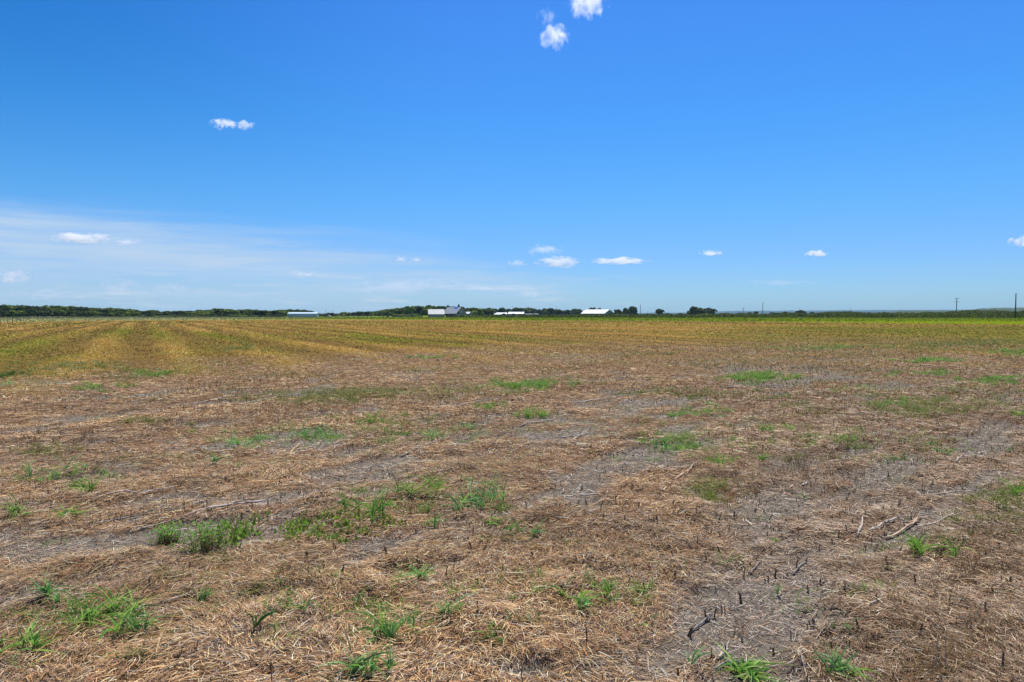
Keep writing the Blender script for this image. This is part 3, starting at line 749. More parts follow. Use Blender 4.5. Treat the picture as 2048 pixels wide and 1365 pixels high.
# ------------------------------------------------------------------ lying stalks (each a thing)
STALKS = [ # x1,y1,x2,y2,width px, material, label
 (165,1013,352,983,8,M_bone,'long bleached stalk lying across bare soil near the left edge'),
 (32,1046,132,1023,7,M_bone,'short pale stalk beside the dense green tuft at the left edge'),
 (255,1070,420,1034,6,M_bone,'thin bleached stalk whose far end meets a thicker flattened one, left'),
 (410,1035,532,1010,13,M_bone,'thick flattened bleached stalk behind the leafy clover plants'),
 (190,1056,332,1024,6,M_grey,'thin grey stalk lying between the two long bleached stalks'),
 (250,1243,345,1212,9,M_grey,'grey split stalk lying right of the sprawling lower left clump'),
 (330,1215,436,1188,9,M_bone,'pale stalk ending at the lone arching tuft, lower left'),
 (20,1222,118,1196,8,M_grey,'dark grey stalk under the broad bladed tuft at the left edge'),
 (128,1192,212,1160,7,M_grey,'weathered stalk above the sprawling lower left clump'),
 (312,1332,346,1252,9,M_tan,'tan bent stalk standing out in the straw near the bottom left'),
 (140,1276,225,1280,6,M_tan,'tan stalk lying level below the sprawling lower left clump'),
 (160,913,252,908,5,M_grey,'straight grey stick lying level on the straw in the left middle distance'),
 (800,916,846,897,6,M_grey,'dark stick on the straw behind the central row of tufts'),
 (850,896,874,886,5,M_bone,'pale stick end touching the dark stick behind the central row'),
 (1160,994,1216,997,8,M_bone,'short pale stick lying level on the bare grey soil near the centre'),
 (1348,966,1394,943,9,M_rust,'orange and grey stalk lying in front of the bright tuft'),
 (1322,953,1346,974,4,M_tan,'thin straw coloured stick left of the orange and grey stalk'),
 (1738,1080,1802,1044,10,M_bone,'thick bleached stalk at the left side of the stalk pile on the right'),
 (1772,1084,1842,1040,11,M_rust,'thick orange brown stalk in the middle of the pile on the right'),
 (1832,1062,1906,1046,9,M_bone,'pale stalk leaving the stalk pile toward the right'),
 (1868,1048,1972,1038,6,M_bone,'long thin pale stalk behind the stalk pile on the right'),
 (1842,1036,1890,1062,4,M_tan,'thin twig crossing over the stalk pile'),
 (1714,1084,1725,1052,9,M_bone,'short pale stick standing up beside the stalk pile'),
 (1682,1120,1704,1153,10,M_grey,'short grey flattened stick on bare soil below the stalk pile'),
 (1736,1240,1768,1212,8,M_bone,'short pale stick among stubs in the lower right'),
 (1378,1274,1424,1238,9,M_grey,'thick grey stalk lying at the edge of the bare soil patch, lower right'),
 (1436,1332,1456,1298,10,M_bone,'broad pale piece of stalk near the bottom right of centre'),
 (1426,1348,1482,1324,10,M_grey,'grey stalk under the broad pale piece near the bottom'),
 (1500,1150,1520,1128,8,M_grey,'dark grey stick at the upper edge of the lower right bare soil'),
 (1586,1150,1612,1130,8,M_grey,'curved grey stick on bare soil in front of the tiny bluish sprout'),
 (1854,993,1976,984,5,M_bone,'thin pale stalk lying level on grey soil toward the right edge'),
 (1855,792,1958,812,4,M_bone,'pale broken stick lying on the far right stubble'),
 (730,1171,778,1156,8,M_bone,'short forked pale stick at the lower end of the central soil patch'),
 (720,1108,756,1112,6,M_grey,'grey twig on the central soil patch'),
 (1078,1324,1118,1325,6,M_bone,'small white stick in the straw near the bottom centre'),
 (1120,880,1178,873,6,M_bone,'pale stick behind the bare grey patch near the centre'),
 (1122,896,1168,868,5,M_bone,'slanting pale stick in the middle distance near the centre line'),
 (1040,858,1112,840,5,M_bone,'pale splintered stick in the middle distance'),
 (1655,930,1700,924,8,M_bone,'pale stick among dark stubble right of the centre'),
 (1710,835,1782,832,6,M_bone,'pale straight stick in the right middle distance'),
 (1450,781,1504,783,5,M_bone,'small pale stick in the far stubble right of the centre'),
 (580,918,600,890,6,M_tan,'tan stick leaning up from the straw left of the centre'),
 (850,822,960,806,5,M_bone,'long pale stalk in the far stubble rows, middle'),
 (330,820,470,798,5,M_bone,'long bleached stalk in the far stubble rows on the left'),
 (470,812,600,790,4,M_bone,'bleached stalk beyond the long one in the far left stubble rows'),
 (0,872,90,866,6,M_bone,'pale stalk cut by the left edge in the middle distance'),
 (1150,808,1250,796,5,M_bone,'long pale stalk in the far stubble just right of the centre'),
 (1912,934,1926,926,8,M_bone,'small white chip on grey soil near the right edge'),
 (1604,975,1616,969,9,M_bone,'small pinkish white chip on brown straw right of the centre'),
 (1660,1113,1670,1111,7,M_bone,'tiny white chip on bare soil below the stalk pile'),
 (1745,1190,1790,1212,5,M_grey,'long thin grey twig beside stubs in the lower right'),
 (1590,1248,1668,1262,6,M_grey,'thin grey stalk lying across the lower right soil'),
 (1740,1200,1810,1180,5,M_bone,'thin pale twig above the short pale stick in the lower right'),
 (1600,1330,1618,1372,8,M_bone,'pale stalk pointing down at the bottom edge, right of centre'),
 (1812,1290,1780,1330,6,M_tan,'tan stalk leaning near the bottom right edge'),
 (1880,1270,1892,1362,5,M_tan,'upright looped tan stem near the bottom right corner'),
 (1862,1272,1872,1362,5,M_tan,'second upright tan stem beside the looped one, bottom right corner'),
]
for i, (x1, y1, x2, y2, wpx, mt, label) in enumerate(STALKS):
    standing = 'upright' in label
    a = gp(x1, y1) if not standing else gp(x2, y2); b = gp(x2, y2)
    if standing:
        b = a + np.array([rng.normal(0, .03), .03, (y2 - y1) * a[1] / F * 1.0])
    r_ = random.Random(900 + i)
    rad = max(wpx, 4) / F * a[1] / 2 * .48
    m = (a + b) / 2; L = np.linalg.norm(b - a); dv = (b - a) / L
    nrm = np.array([-dv[1], dv[0], 0]); pts = []; rads = []
    K = 7
    for k in range(K + 1):
        t = k / K
        q = a * (1 - t) + b * t - m + nrm * (math.sin(t * 3.1) * L * .02 * (1 if i % 2 else -1) + r_.uniform(-.4, .4) * rad)
        if not standing:
            _, z = hz(np.array([q[0] + m[0]]), np.array([q[1] + m[1]])); q[2] = z[0] + rad * .9 + .008 + (t * .02 if L > .25 else 0) * r_.uniform(0, 1)
        pts.append(q); rads.append(rad * (1.05 - .4 * t) * r_.uniform(.85, 1.15) * (1.12 if k in (2, 5) else 1) * (.6 if k in (0, K) else 1))
    mb = MB(); mb.tube(pts, rads, 8)
    for s in range(4 + r_.randrange(4)):                            # torn sheath strips
        k = r_.randrange(1, K); q = np.array(pts[k]); e = q + dv * L * r_.uniform(.08, .25) + nrm * rad * r_.uniform(-3.5, 3.5) + np.array([0, 0, rad * r_.uniform(-.6, 1.2)])
        mb.tube([q, (q + e) / 2 + np.array([0, 0, rad]), e], [rad * .5, rad * .4, rad * .1], 4)
    o = mb.build('dry_stalk', mt, smooth=True); o.location = (m[0], m[1], 0 if not standing else 0)
    if standing: o.location.z = m[2]
    tag(o, label, 'dry stalk', 'dry stalks lying on the stubble field')

# ------------------------------------------------------------------ trees
def crown_mesh(name, seed, w=1.0, h=1.0, n=1500, kind='oak', leaf=.085):
    r = np.random.default_rng(seed)
    lobes = []
    nl = r.integers(8, 12)
    for k in range(nl):
        a = r.uniform(0, 6.28); rad = r.uniform(.1, .33) * w; zz = r.uniform(.28, .80) * h
        lobes.append((rad * math.cos(a), rad * math.sin(a), zz, r.uniform(.16, .27) * w * (1.15 - .35 * zz / h)))
    lobes.append((0, 0, .55 * h, .30 * w)); lobes.append((0, 0, .82 * h, .17 * w)); 
    for k in range(4):
        a = r.uniform(0, 6.28); lobes.append((.30 * w * math.cos(a), .30 * w * math.sin(a), .22 * h, .16 * w))
    lb = np.array(lobes); wt = lb[:, 3] ** 2; idx = r.choice(len(lb), n, p=wt / wt.sum())
    d = r.normal(size=(n, 3)); d /= np.linalg.norm(d, axis=1, keepdims=True); d[:, 2] = np.where(d[:, 2] < -.4, -d[:, 2] * .6, d[:, 2])
    rr = lb[idx, 3] * r.uniform(.72, 1.08, n)
    P = lb[idx, :3] + d * rr[:, None]; P[:, 2] = np.clip(P[:, 2], .02 * h, None)
    nn = d + r.normal(0, .55, (n, 3)); nn /= np.linalg.norm(nn, axis=1, keepdims=True)
    t = np.cross(nn, r.normal(size=(n, 3))); t /= np.linalg.norm(t, axis=1, keepdims=True); b = np.cross(nn, t)
    s = r.uniform(.5, 1.2, n)[:, None] * leaf
    V = np.stack([P - t * s, P - b * s * .7, P + t * s, P + b * s * .7], 1).reshape(-1, 3)
    Q = np.arange(4 * n).reshape(n, 4)
    cols = {'oak': [(.034,.058,.010),(.070,.108,.014),(.12,.165,.022)], 'pale': [(.075,.12,.014),(.13,.19,.020),(.20,.26,.035)], 'dark': [(.022,.038,.009),(.046,.070,.012),(.078,.108,.018)]}[kind]
    lc = r.integers(3, size=len(lb))
    c = np.array(cols)[np.where(r.uniform(size=n) < .6, lc[idx], r.integers(3, size=n))] * r.uniform(.75, 1.3, (n, 1))
    return np_mesh(name, V, Q, M_leaf, np.repeat(c, 4, axis=0), link=False)
def trunk_mesh(seed, h=1.0):
    r = random.Random(seed); mb = MB()
    mb.tube([(0, 0, -.06), (.01, 0, .15), (.02, .01, .38), (.03, 0, .6)], [.045, .034, .026, .012], 7)
    for k in range(4):
        a = r.uniform(0, 6.28); z0 = r.uniform(.15, .4); e = r.uniform(.18, .3)
        mb.tube([(.015, 0, z0), (e * .5 * math.cos(a), e * .5 * math.sin(a), z0 + .14), (e * math.cos(a), e * math.sin(a), z0 + .34)], [.02, .014, .005], 5)
    return mb.mesh('trunk', M_bark)
CROWNS = {k: [crown_mesh('crown', 10 * i + j, 1.0, 1.0, 1500, k) for j in range(4)] for i, k in enumerate(('oak', 'pale', 'dark'))}
TRUNKS = [trunk_mesh(i) for i in range(3)]
def tree(name, px, ytop, D, wpx, kind, label, group=None, low=0.0):
    top = at(px, ytop, D); zb = float(zland(top[0], D)) - low
    h = top[2] - zb; w = wpx / F * D
    o = empty(name, (top[0], D, zb), rng.uniform(0, 6.28), label, 'tree' if 'bush' not in name and 'shrub' not in name else 'bush', group)
    c = me_obj('crown', CROWNS[kind][rng.integers(4)], o); c.scale = (w, w, h * 1.02)
    t = me_obj('trunk', TRUNKS[rng.integers(3)], o); t.scale = (w, w, h)
    return o
# the long wood on the left: outline of its tops in the photograph
WT = ([-420,-200,0,40,100,150,200,255,300,340,400,430,460,500,540,590,612,640,655,676,700,740,780,800,850,880,900,940,960,990],
      [608,609,611,610.5,612,613,616,618,621,622,621.5,616.5,619,619,620.5,619,619.5,627,626,626,624,623,619,614.5,611,612,613,614,615,617.5])
x = -400.0
while x < 560:
    yt = np.interp(x, *WT) + rng.uniform(-.3, 2.4); D = rng.uniform(430, 500)
    tree('wood_tree', x, yt, D, rng.uniform(30, 48), rng.choice(['oak', 'dark', 'oak', 'pale']), 'dark green broadleaf tree in the long wood on the left horizon', 'trees of the long wood on the left')
    x += rng.uniform(7, 12)
x = -380.0
while x < 560:
    yt = np.interp(x, *WT) + rng.uniform(6, 11); yt = min(yt, 631)
    tree('wood_tree', x, yt, rng.uniform(415, 428), rng.uniform(20, 34), rng.choice(['oak', 'pale', 'dark']), 'lower rounded tree along the front edge of the left wood', 'edge trees of the left wood')
    x += rng.uniform(13, 22)
for x in np.arange(560, 632, 9.0):
    tree('wood_tree', x, np.interp(x, *WT) + rng.uniform(-.2, 1.2), rng.uniform(640, 670), 26, rng.choice(['oak', 'dark']), 'tree standing behind the long pale blue shed', 'trees behind the pale blue shed')
for x in np.arange(640, 790, 8.5):
    tree('grove_tree', x + rng.uniform(-2, 2), np.interp(x, *WT) + rng.uniform(-.3, 1.8), rng.uniform(590, 660), rng.uniform(18, 30), rng.choice(['oak', 'dark', 'pale']), 'small tree in the low row between the blue shed and the barn', 'low tree row between shed and barn')
for x in list(np.arange(776, 915, 10.0)) + [925, 936, 947, 958, 969, 979]:
    tree('grove_tree', x + rng.uniform(-2, 2), np.interp(x, *WT) + rng.uniform(-.4, 2.5), rng.uniform(560, 610), rng.uniform(26, 42), rng.choice(['oak', 'pale', 'pale', 'dark']), 'leafy tree in the grove behind the weathered barn', 'grove behind the weathered barn')
for x, yt, w, k in [(800,629,34,'pale'),(822,629,30,'pale'),(845,631,24,'oak'),(850,628,18,'pale')]:
    pass
tree('bush', 800, 628.5, 505, 34, 'pale', 'light green rounded bush left of the weathered barn, farthest from it', 'bushes beside the barn')
tree('bush', 829, 628, 500, 34, 'pale', 'light green bush close to the left end of the weathered barn', 'bushes beside the barn')
tree('bush', 914, 630, 478, 14, 'pale', 'small green bush before the open front of the barn', 'bushes beside the barn')
tree('bush', 925, 631, 478, 20, 'oak', 'low dark green bush before the barn gable end', 'bushes beside the barn')
tree('bush', 1008, 627.0, 640, 9, 'dark', 'small dark tree before the leftmost low farm shed')
tree('bush', 1027, 627.5, 640, 8, 'dark', 'dark shrub before the left end of the open sided shed')
tree('bush', 1178, 628.2, 640, 14, 'dark', 'dark shrub under the left eave of the big white barn')
tree('bush', 1222, 627.6, 640, 18, 'dark', 'dark shrub below the grey gable of the big white barn')
tree('grove_tree', 917.5, 608.5, 540, 9, 'dark', 'thin dark treetop poking above the barn ridge')
tree('grove_tree', 897, 612, 545, 12, 'oak', 'treetop showing left of the barn ridge')
for x, yt, w in [(990,617.5,22),(1004,616.5,26),(1017,618,22),(1032,616,28),(1046,617,26),(1062,616.5,26),(1078,619,18),(1090,618,24),(1103,617,24),(1115,619.5,20),(1124,621,20),(1135,620,24),(1148,618.5,28),(1158,621,18)]:
    tree('grove_tree', x, yt, rng.uniform(790, 830), w * 1.15, rng.choice(['oak', 'dark']), 'tree in the row behind the low white farm sheds', 'trees behind the low white sheds')
tree('grove_tree', 1183, 615.3, 840, 18, 'oak', 'round treetop rising behind the left of the big white roof')
tree('grove_tree', 1199, 616.5, 845, 20, 'oak', 'lower treetop behind the middle of the big white roof')
tree('oak_tree', 1237, 619.5, 690, 23, 'dark', 'small round tree right of the big white roofed barn')
tree('oak_tree', 1252, 617, 680, 20, 'dark', 'lower half of the tree pair left of the nearest thin pole')
tree('oak_tree', 1264, 613.5, 675, 27, 'dark', 'tall round dark tree just left of the thin pole')
tree('oak_tree', 1318.5, 618, 620, 21, 'dark', 'single small round tree standing alone between pole and twin trees')
tree('oak_tree', 1390, 614, 600, 32, 'dark', 'taller left tree of the isolated twin trees')
tree('oak_tree', 1402, 616.5, 606, 22, 'dark', 'middle crown joining the isolated twin trees')
tree('oak_tree', 1418, 616.2, 602, 32, 'dark', 'lower right tree of the isolated twin trees')
for x, yt, w, lb_ in [(1499,625,14,'low dark shrub left of the tall pole on the right horizon'),(1510,623.6,14,'dark shrub just left of the tall pole on the right horizon'),(1571,623.4,13,'small round dark shrub right of the tall pole'),
                     (1603,620.6,22,'largest dark shrub above the weeds on the right horizon'),(1625,624,16,'flat dark shrub right of the largest dark shrub'),(1361,626.4,16,'low shrub on the horizon left of the twin trees'),
                     (1335,626.6,16,'low faint shrub right of the lone round tree'),(1544,625,18,'pale green shrub right of the tall pole at the weeds')]:
    tree('shrub', x, yt, 640, w, 'dark', lb_, 'shrubs on the right horizon')
tree('shrub', 234, 634.2, 345, 14, 'pale', 'small bright green bush at the left end of the weedy strip', None)

# ------------------------------------------------------------------ tall weeds and pasture grass (stuff)
def tallweeds():
    parts = []
    # x px, top y profile of the hedge of weeds
    TX = [940,1000,1050,1150,1300,1500,1600,1690,1740,1790,1900,1940,1985,2020,2050,2500]
    TY = [631.5,631,630.5,629.3,628.6,627.8,627,624.8,625.2,626.5,625,621.5,622,624,623,622]
    n = 95000
    px = rng.uniform(930, 2480, n)
    D = rng.uniform(292, 318, n) - 12 * np.clip((px - 1200) / 900, 0, 1)
    P = np.stack([(px - 1024) / F * D, D, np.zeros(n)], 1)
    zg = zland(P[:, 0], P[:, 1])
    ty = np.interp(px, TX, TY) + 1.0 - .5 * sm(1350, 1500, px) + (fbm(px * .06, D * .05, 201) - .5) * 5.5
    ztop = H_EYE + (628 - ty) / F * D
    h = np.maximum(ztop - zg, .25)
    P[:, 2] = zg + h * rng.uniform(0, 1, n) ** .8
    ang = rng.uniform(0, 6.28, n); t = rng.uniform(-.2, 1.4, n)
    Dv = np.stack([np.cos(ang) * np.cos(t), np.sin(ang) * np.cos(t), np.sin(t)], 1)
    L = rng.uniform(.22, .60, n); side = np.cross(Dv, rng.normal(size=(n, 3)))
    cl = fbm(px * .05, D * .1, 205); hi = (P[:, 2] - zg) / h
    c = palette(n, [(.032,.062,.007),(.065,.098,.012),(.10,.12,.022),(.018,.036,.006),(.14,.12,.05)], [1,1,.7,.8,.35], .3) * (.75 + 1.7 * cl)[:, None]
    tipm = (hi > .82) & (rng.uniform(size=n) < .5)
    c[tipm] = palette(int(tipm.sum()), [(.17,.15,.08),(.11,.13,.04)], [1, 1])
    parts.append(ribbons(P, Dv, L, L * .7, Dv * 0, 2, side=side, tip=.3, col=c))
    V, Q, C = join(parts)
    tag(np_mesh('tall_weeds', V, Q, M_grass, C), 'band of tall green weeds along the far edge of the field on the right', 'weeds', kind='stuff')
    # lower weeds on the left half
    n = 26000; px = rng.uniform(-350, 990, n); D = rng.uniform(300, 350, n)
    P = np.stack([(px - 1024) / F * D, D, np.zeros(n)], 1); zg = zland(P[:, 0], P[:, 1])
    hh = np.interp(px, [-350, 230, 260, 560, 700, 990], [.3, .35, .55, .38, .12, .10]) * (.4 + 1.1 * fbm(px * .08, D * .1, 211))
    P[:, 2] = zg + hh * rng.uniform(0, 1, n)
    ang = rng.uniform(0, 6.28, n); t = rng.uniform(0, 1.5, n)
    Dv = np.stack([np.cos(ang) * np.cos(t), np.sin(ang) * np.cos(t), np.sin(t)], 1)
    L = rng.uniform(.15, .4, n) * np.interp(px, [250, 700], [1, .5]); side = np.cross(Dv, rng.normal(size=(n, 3)))
    c = palette(n, [(.06,.10,.01),(.10,.14,.02),(.15,.18,.04),(.18,.18,.09)], [1, 1, .7, .6], .3) * (.6 + .8 * fbm(px * .05, D * .1, 215))[:, None]
    V, Q, C = ribbons(P, Dv, L, L * .4, Dv * 0, 1, side=side, tip=.3, col=c)
    tag(np_mesh('low_weeds', V, Q, M_grass, C), 'low green weeds edging the field before the wood, shed and barn', 'weeds', kind='stuff')
    # standing blades of the bright green strip and of the pale pasture
    n = 42000; px = rng.uniform(-300, 2400, n); D = np.sqrt(rng.uniform(135 ** 2, 292 ** 2, n))
    X = (px - 1024) / F * D; f = fields(X, D)
    k = rng.uniform(size=n) < f['far']; X, D, px = X[k], D[k], px[k]; lush = f['lush'][k]; n = len(X)
    P = np.stack([X, D, zland(X, D)], 1); ang = rng.uniform(0, 6.28, n); t = rng.uniform(.5, 1.5, n)
    Dv = np.stack([np.cos(ang) * np.cos(t), np.sin(ang) * np.cos(t), np.sin(t)], 1)
    L = rng.uniform(.10, .28, n); side = np.stack([np.ones(n), rng.normal(0, .6, n), rng.normal(0, .2, n)], 1)
    cg = palette(n, [(.07,.12,.006),(.14,.22,.010),(.25,.28,.03),(.36,.28,.09)], [1, 1, .6, .25], .3)
    cp = palette(n, [(.20,.22,.09),(.26,.26,.13),(.13,.16,.05)], [1, 1, .6], .25)
    c = cg * lush[:, None] + cp * (1 - lush)[:, None]
    V, Q, C = ribbons(P, Dv, L, rng.uniform(.1, .22, n), Dv * 0, 1, side=side, tip=.4, col=c)
    tag(np_mesh('green_crop', V, Q, M_grass, C), 'strip of bright green low crop beyond the golden field', 'crop', kind='stuff')
tallweeds()

# ------------------------------------------------------------------ buildings
def gable(parent, L, W, eave, ridge, over=.35, wall=M_wall_wood, roof=M_roof_grey, skip_front=False, thick=.12):
    """gabled block: length along x, centred; front is -y"""
    x0, x1, y0, y1 = -L/2, L/2, -W/2, W/2
    mb = MB()
    if skip_front:
        mb.prism([(y0 + 3.0, 0), (y1, 0), (y1, eave), (0, ridge - .05), (y0 + 3.0, eave + (ridge - eave) * 3.0 / (W / 2) - .05)], x0, x1, 'x')
    else:
        mb.prism([(y0, 0), (y1, 0), (y1, eave), (0, ridge - .02), (y0, eave)], x0, x1, 'x')
    w = mb.build('wall', wall, parent)
    mb = MB(); s = (ridge - eave) / (W / 2)
    ye = y0 - over; ze = eave - over * s
    mb.prism([(ye, ze), (0, ridge), (0, ridge + thick), (ye, ze + thick)], x0 - over, x1 + over, 'x')
    mb.prism([(0, ridge), (-ye, ze), (-ye, ze + thick), (0, ridge + thick)], x0 - over, x1 + over, 'x')
    for k in range(int(L / 1.0) + 1):                              # standing ribs of the roof sheets
        xx = x0 + k * 1.0
        mb.prism([(ye, ze + thick), (0, ridge + thick), (0, ridge + thick + .04), (ye, ze + thick + .04)], xx, xx + .06, 'x')
    mb.box(x0 - over, x1 + over, -.14, .14, ridge + thick - .03, ridge + thick + .05)
    r = mb.build('roof', roof, parent)
    return w, r

def ground_at(px, D):
    X = (px - 1024) / F * D
    return (X, D, float(zland(X, D)))

# long pale blue shed
c = ground_at(607, 560); sc = 560 / F
shed = empty('metal_shed', c, R(5), 'long low pale blue metal shed with a pale roof before the left wood', 'shed')
gable(shed, 57 * sc, 8.5, 2.9, 3.95, .3, M_wall_blue, M_roof_blue)
for xo in (-8.6, -6.7):
    mb = MB(); mb.box(xo, xo + .95, -4.32, -4.24, 1.0, 1.95); f_ = mb.build('window', M_white, shed)
    mb = MB(); mb.box(xo + .1, xo + .85, -4.36, -4.325, 1.08, 1.87); mb.build('pane', M_win, f_)
mb = MB(); mb.box(1.2, 3.6, -4.31, -4.24, 0, 2.4); dr = mb.build('door', M_wall_blue, shed)
mb = MB(); mb.box(3.2, 3.35, -4.36, -4.315, 1.0, 1.2); mb.build('handle', M_steel, dr)

# weathered barn: one long left wing and one broad main block
D = 500; sc = D / F
barn = empty('barn', ground_at(893, D), 0, 'weathered grey barn with pale metal roof and open dark front', 'barn')
bx = ground_at(893, D)[0]
def sub(name, px, dy, rz):
    """a block of the barn: its own meshes are moved and turned, then parented to the barn"""
    return ((px - 893) * sc, dy, rz)
def place(objs, lx, ly, rz):
    for o in objs:
        o.data.transform(Matrix.Translation((lx, ly, 0)) @ Matrix.Rotation(rz, 4, 'Z'))
lx, ly, rz = sub('wing', 872, 1.0, R(10))
w_, r_ = gable(barn, 31 * sc, 8.0, 2.35, 5.9, .3); place([w_, r_], lx, ly, rz)
mb = MB(); mb.box(-2.5, -.9, -4.06, -3.99, 0, 1.9); d_ = mb.build('door', M_wall_wood, barn); place([d_], lx, ly, rz)
lx, ly, rz = sub('main', 909, 1.0, R(-38))
w_, r_ = gable(barn, 13.2, 10.8, 2.75, 7.45, .35, skip_front=True); w_['label'] = 'weathered board gable wall facing right'; place([w_, r_], lx, ly, rz)
mb = MB()
for k in range(6):
    xx = -6.4 + k * 2.5; mb = MB(); mb.box(xx, xx + .2, -5.3, -5.1, 0, 2.75); p_ = mb.build('porch_post', M_wall_wood, barn); place([p_], lx, ly, rz)
mb = MB(); mb.box(-6.5, 6.5, -2.5, -2.42, 0, 4.4); b_ = mb.build('porch_shade', M_black, barn); place([b_], lx, ly, rz)  # black sheet before the porch wall, porch shade put into its colour
mb = MB(); mb.quad((6.62, -5.4, 0), (6.62, 0, 0), (6.62, 0, 2.7), (6.62, -5.4, 2.7)); mb.box(6.58, 6.66, -5.38, -2.6, 0, 2.7); b_ = mb.build('side_boards', M_wall_wood, barn); place([b_], lx, ly, rz)
mb = MB(); mb.box(6.61, 6.70, -.5, .5, 3.6, 4.5); b_ = mb.build('loft_window', M_white, barn); place([b_], lx, ly, rz)
mb = MB(); s_ = (7.45 - 2.75) / 5.4
mb.prism([(-1.7, 7.45 - 1.7 * s_ + .17), (-.15, 7.45 - .15 * s_ + .17), (-.15, 7.45 - .15 * s_ + .25), (-1.7, 7.45 - 1.7 * s_ + .25)], .6, 4.2, 'x'); b_ = mb.build('blue_tarp', M_tarp, barn); place([b_], lx, ly, rz)
lean = empty('lean_to_shed', (ground_at(937, 512)[0], 512, ground_at(937, 512)[2]), R(-38), 'small white roofed shed tucked behind the right end of the weathered barn', 'shed')
gable(lean, 4.5, 4.0, 2.6, 4.0, .2, M_wall_wood, M_roof_white)
mb = MB(); mb.box(2.26, 2.32, -1.0, .9, 0, 2.1); mb.build('door', M_black, lean)

# low white farm sheds
D = 660; sc = D / F
s1 = empty('farm_shed', ground_at(999, D), R(-6), 'leftmost low white roofed farm shed right of the barn grove', 'shed')
gable(s1, 30 * sc, 8, 2.3, 3.9, .3, M_wall_stone, M_roof_white)
for xo, ww in ((-5.5, 1.1), (.3, 3.0), (5.0, 1.0)):
    mb = MB(); mb.box(xo, xo + ww, -4.05, -3.98, .2, 2.0); mb.build('opening_shade', M_black, s1)
s2 = empty('farm_shed', ground_at(1033, D), R(-10), 'low white roofed open sided farm shed in the middle of the farmyard', 'shed')
gable(s2, 31 * sc, 9, 2.8, 4.5, .3, M_wall_stone, M_roof_white)
for xo, ww in ((2.2, 2.4), (5.2, 2.3), (-3.5, 1.2)):
    mb = MB(); mb.box(xo, xo + ww, -4.56, -4.48, .1, 2.5); mb.build('opening_shade', M_black, s2)
s3 = empty('farm_shed', ground_at(1062, D + 3), R(-4), 'long pale flat roofed masonry shed right of the open sided one', 'shed')
mb = MB(); mb.prism([(-3, 0), (3, 0), (3, 2.7), (-3, 2.3)], -15 * sc, 15 * sc, 'x'); mb.build('wall', M_wall_stone, s3)
mb = MB(); mb.prism([(-3.3, 2.32), (3.2, 2.72), (3.2, 2.84), (-3.3, 2.44)], -15.6 * sc, 15.6 * sc, 'x'); mb.build('roof', M_roof_grey, s3)
for xo, ww in ((-5.5, 1.6), (3.5, 1.4)):
    mb = MB(); mb.box(xo, xo + ww, -3.06, -2.98, .2, 1.9); mb.build('opening_shade', M_black, s3)

# big white roofed barn
D = 690; sc = D / F
wb = empty('large_barn', ground_at(1195, D), R(-36), 'large barn with a bright white roof and grey gable end', 'barn')
gable(wb, 26, 20, 3.2, 7.0, .6, M_wall_grey, M_roof_white)
for k in range(5):
    mb = MB(); mb.box(-12.2 + k * 4.9, -8.6 + k * 4.9, -10.07, -9.97, .1, 2.9); mb.build('bay_shade', M_black, wb)  # black slabs on the solid wall, shade under the eave as colour
mb = MB(); mb.box(12.98, 13.07, -2.4, 2.4, 0, 3.2); dr = mb.build('door', M_wall_grey, wb)
mb = MB(); mb.box(13.08, 13.14, -.1, .1, 0, 3.2); mb.build('door_track', M_steel, dr)

# vehicles and tank in the farmyard
def pickup(px, D, rz, label, body=M_white):
    o = empty('pickup_truck', ground_at(px, D), rz, label, 'truck', None)
    mb = MB(); mb.prism([(-2.7,.45),(2.7,.45),(2.7,1.0),(2.5,1.15),(1.2,1.2),(.8,1.75),(-.6,1.78),(-.8,1.2),(-2.7,1.2)], -.95, .95, 'y'); mb.build('body', body, o)
    mb = MB(); mb.prism([(1.05,1.22),(.72,1.70),(-.5,1.72),(-.62,1.22)], -.965, .965, 'y'); mb.build('window', M_win, o)
    for sx in (-1.75, 1.75):
        for sy in (-.98, .78):
            mb = MB(); mb.tube([(sx, sy, .38), (sx, sy + .22, .38)], [.38, .38], 14); mb.build('wheel', M_tyre, o)
    for sy in (-.8, .6):
        mb = MB(); mb.box(2.69, 2.74, sy, sy + .22, .75, .95); mb.build('headlight', M_steel, o)
    return o
pickup(1144, 600, R(8), 'white pickup truck parked left of the big white roofed barn')
pickup(1209, 640, R(-14), 'white vehicle parked before the grey gable of the big barn')
tr = empty('stock_trailer', ground_at(1194, 610), R(3), 'pale boxy trailer parked in front of the big white roofed barn', 'trailer')
mb = MB(); mb.box(-2.2, 2.2, -1.0, 1.0, .6, 1.9); mb.prism([(2.2,.6),(2.6,.8),(2.6,1.6),(2.2,1.9)], -.9, .9, 'y'); mb.build('body', M_wall_stone, tr)
for sx in (-.8, .2):
    mb = MB(); mb.tube([(sx, -1.05, .38), (sx, -.82, .38)], [.38, .38], 12); mb.build('wheel', M_tyre, tr)
mb = MB(); mb.tube([(2.6, 0, .6), (3.6, 0, .5)], [.06, .06], 6); mb.build('tow_bar', M_steel, tr)
pickup(656, 590, R(-6), 'white vehicle parked in the grass right of the pale blue shed')
tk = empty('feed_bin', ground_at(977, 640), 0, 'pale upright metal feed bin left of the low farm sheds', 'feed bin')
mb = MB(); mb.tube([(0,0,1.0),(0,0,1.6),(0,0,3.4),(0,0,4.2)], [.25,1.1,1.1,.2], 14); mb.build('hopper', M_white, tk)
for a in range(4):
    x_, y_ = .95 * math.cos(a * 1.571 + .78), .95 * math.sin(a * 1.571 + .78)
    mb = MB(); mb.tube([(x_, y_, 0), (x_, y_, 1.8)], [.06, .06], 5); mb.build('leg', M_steel, tk)

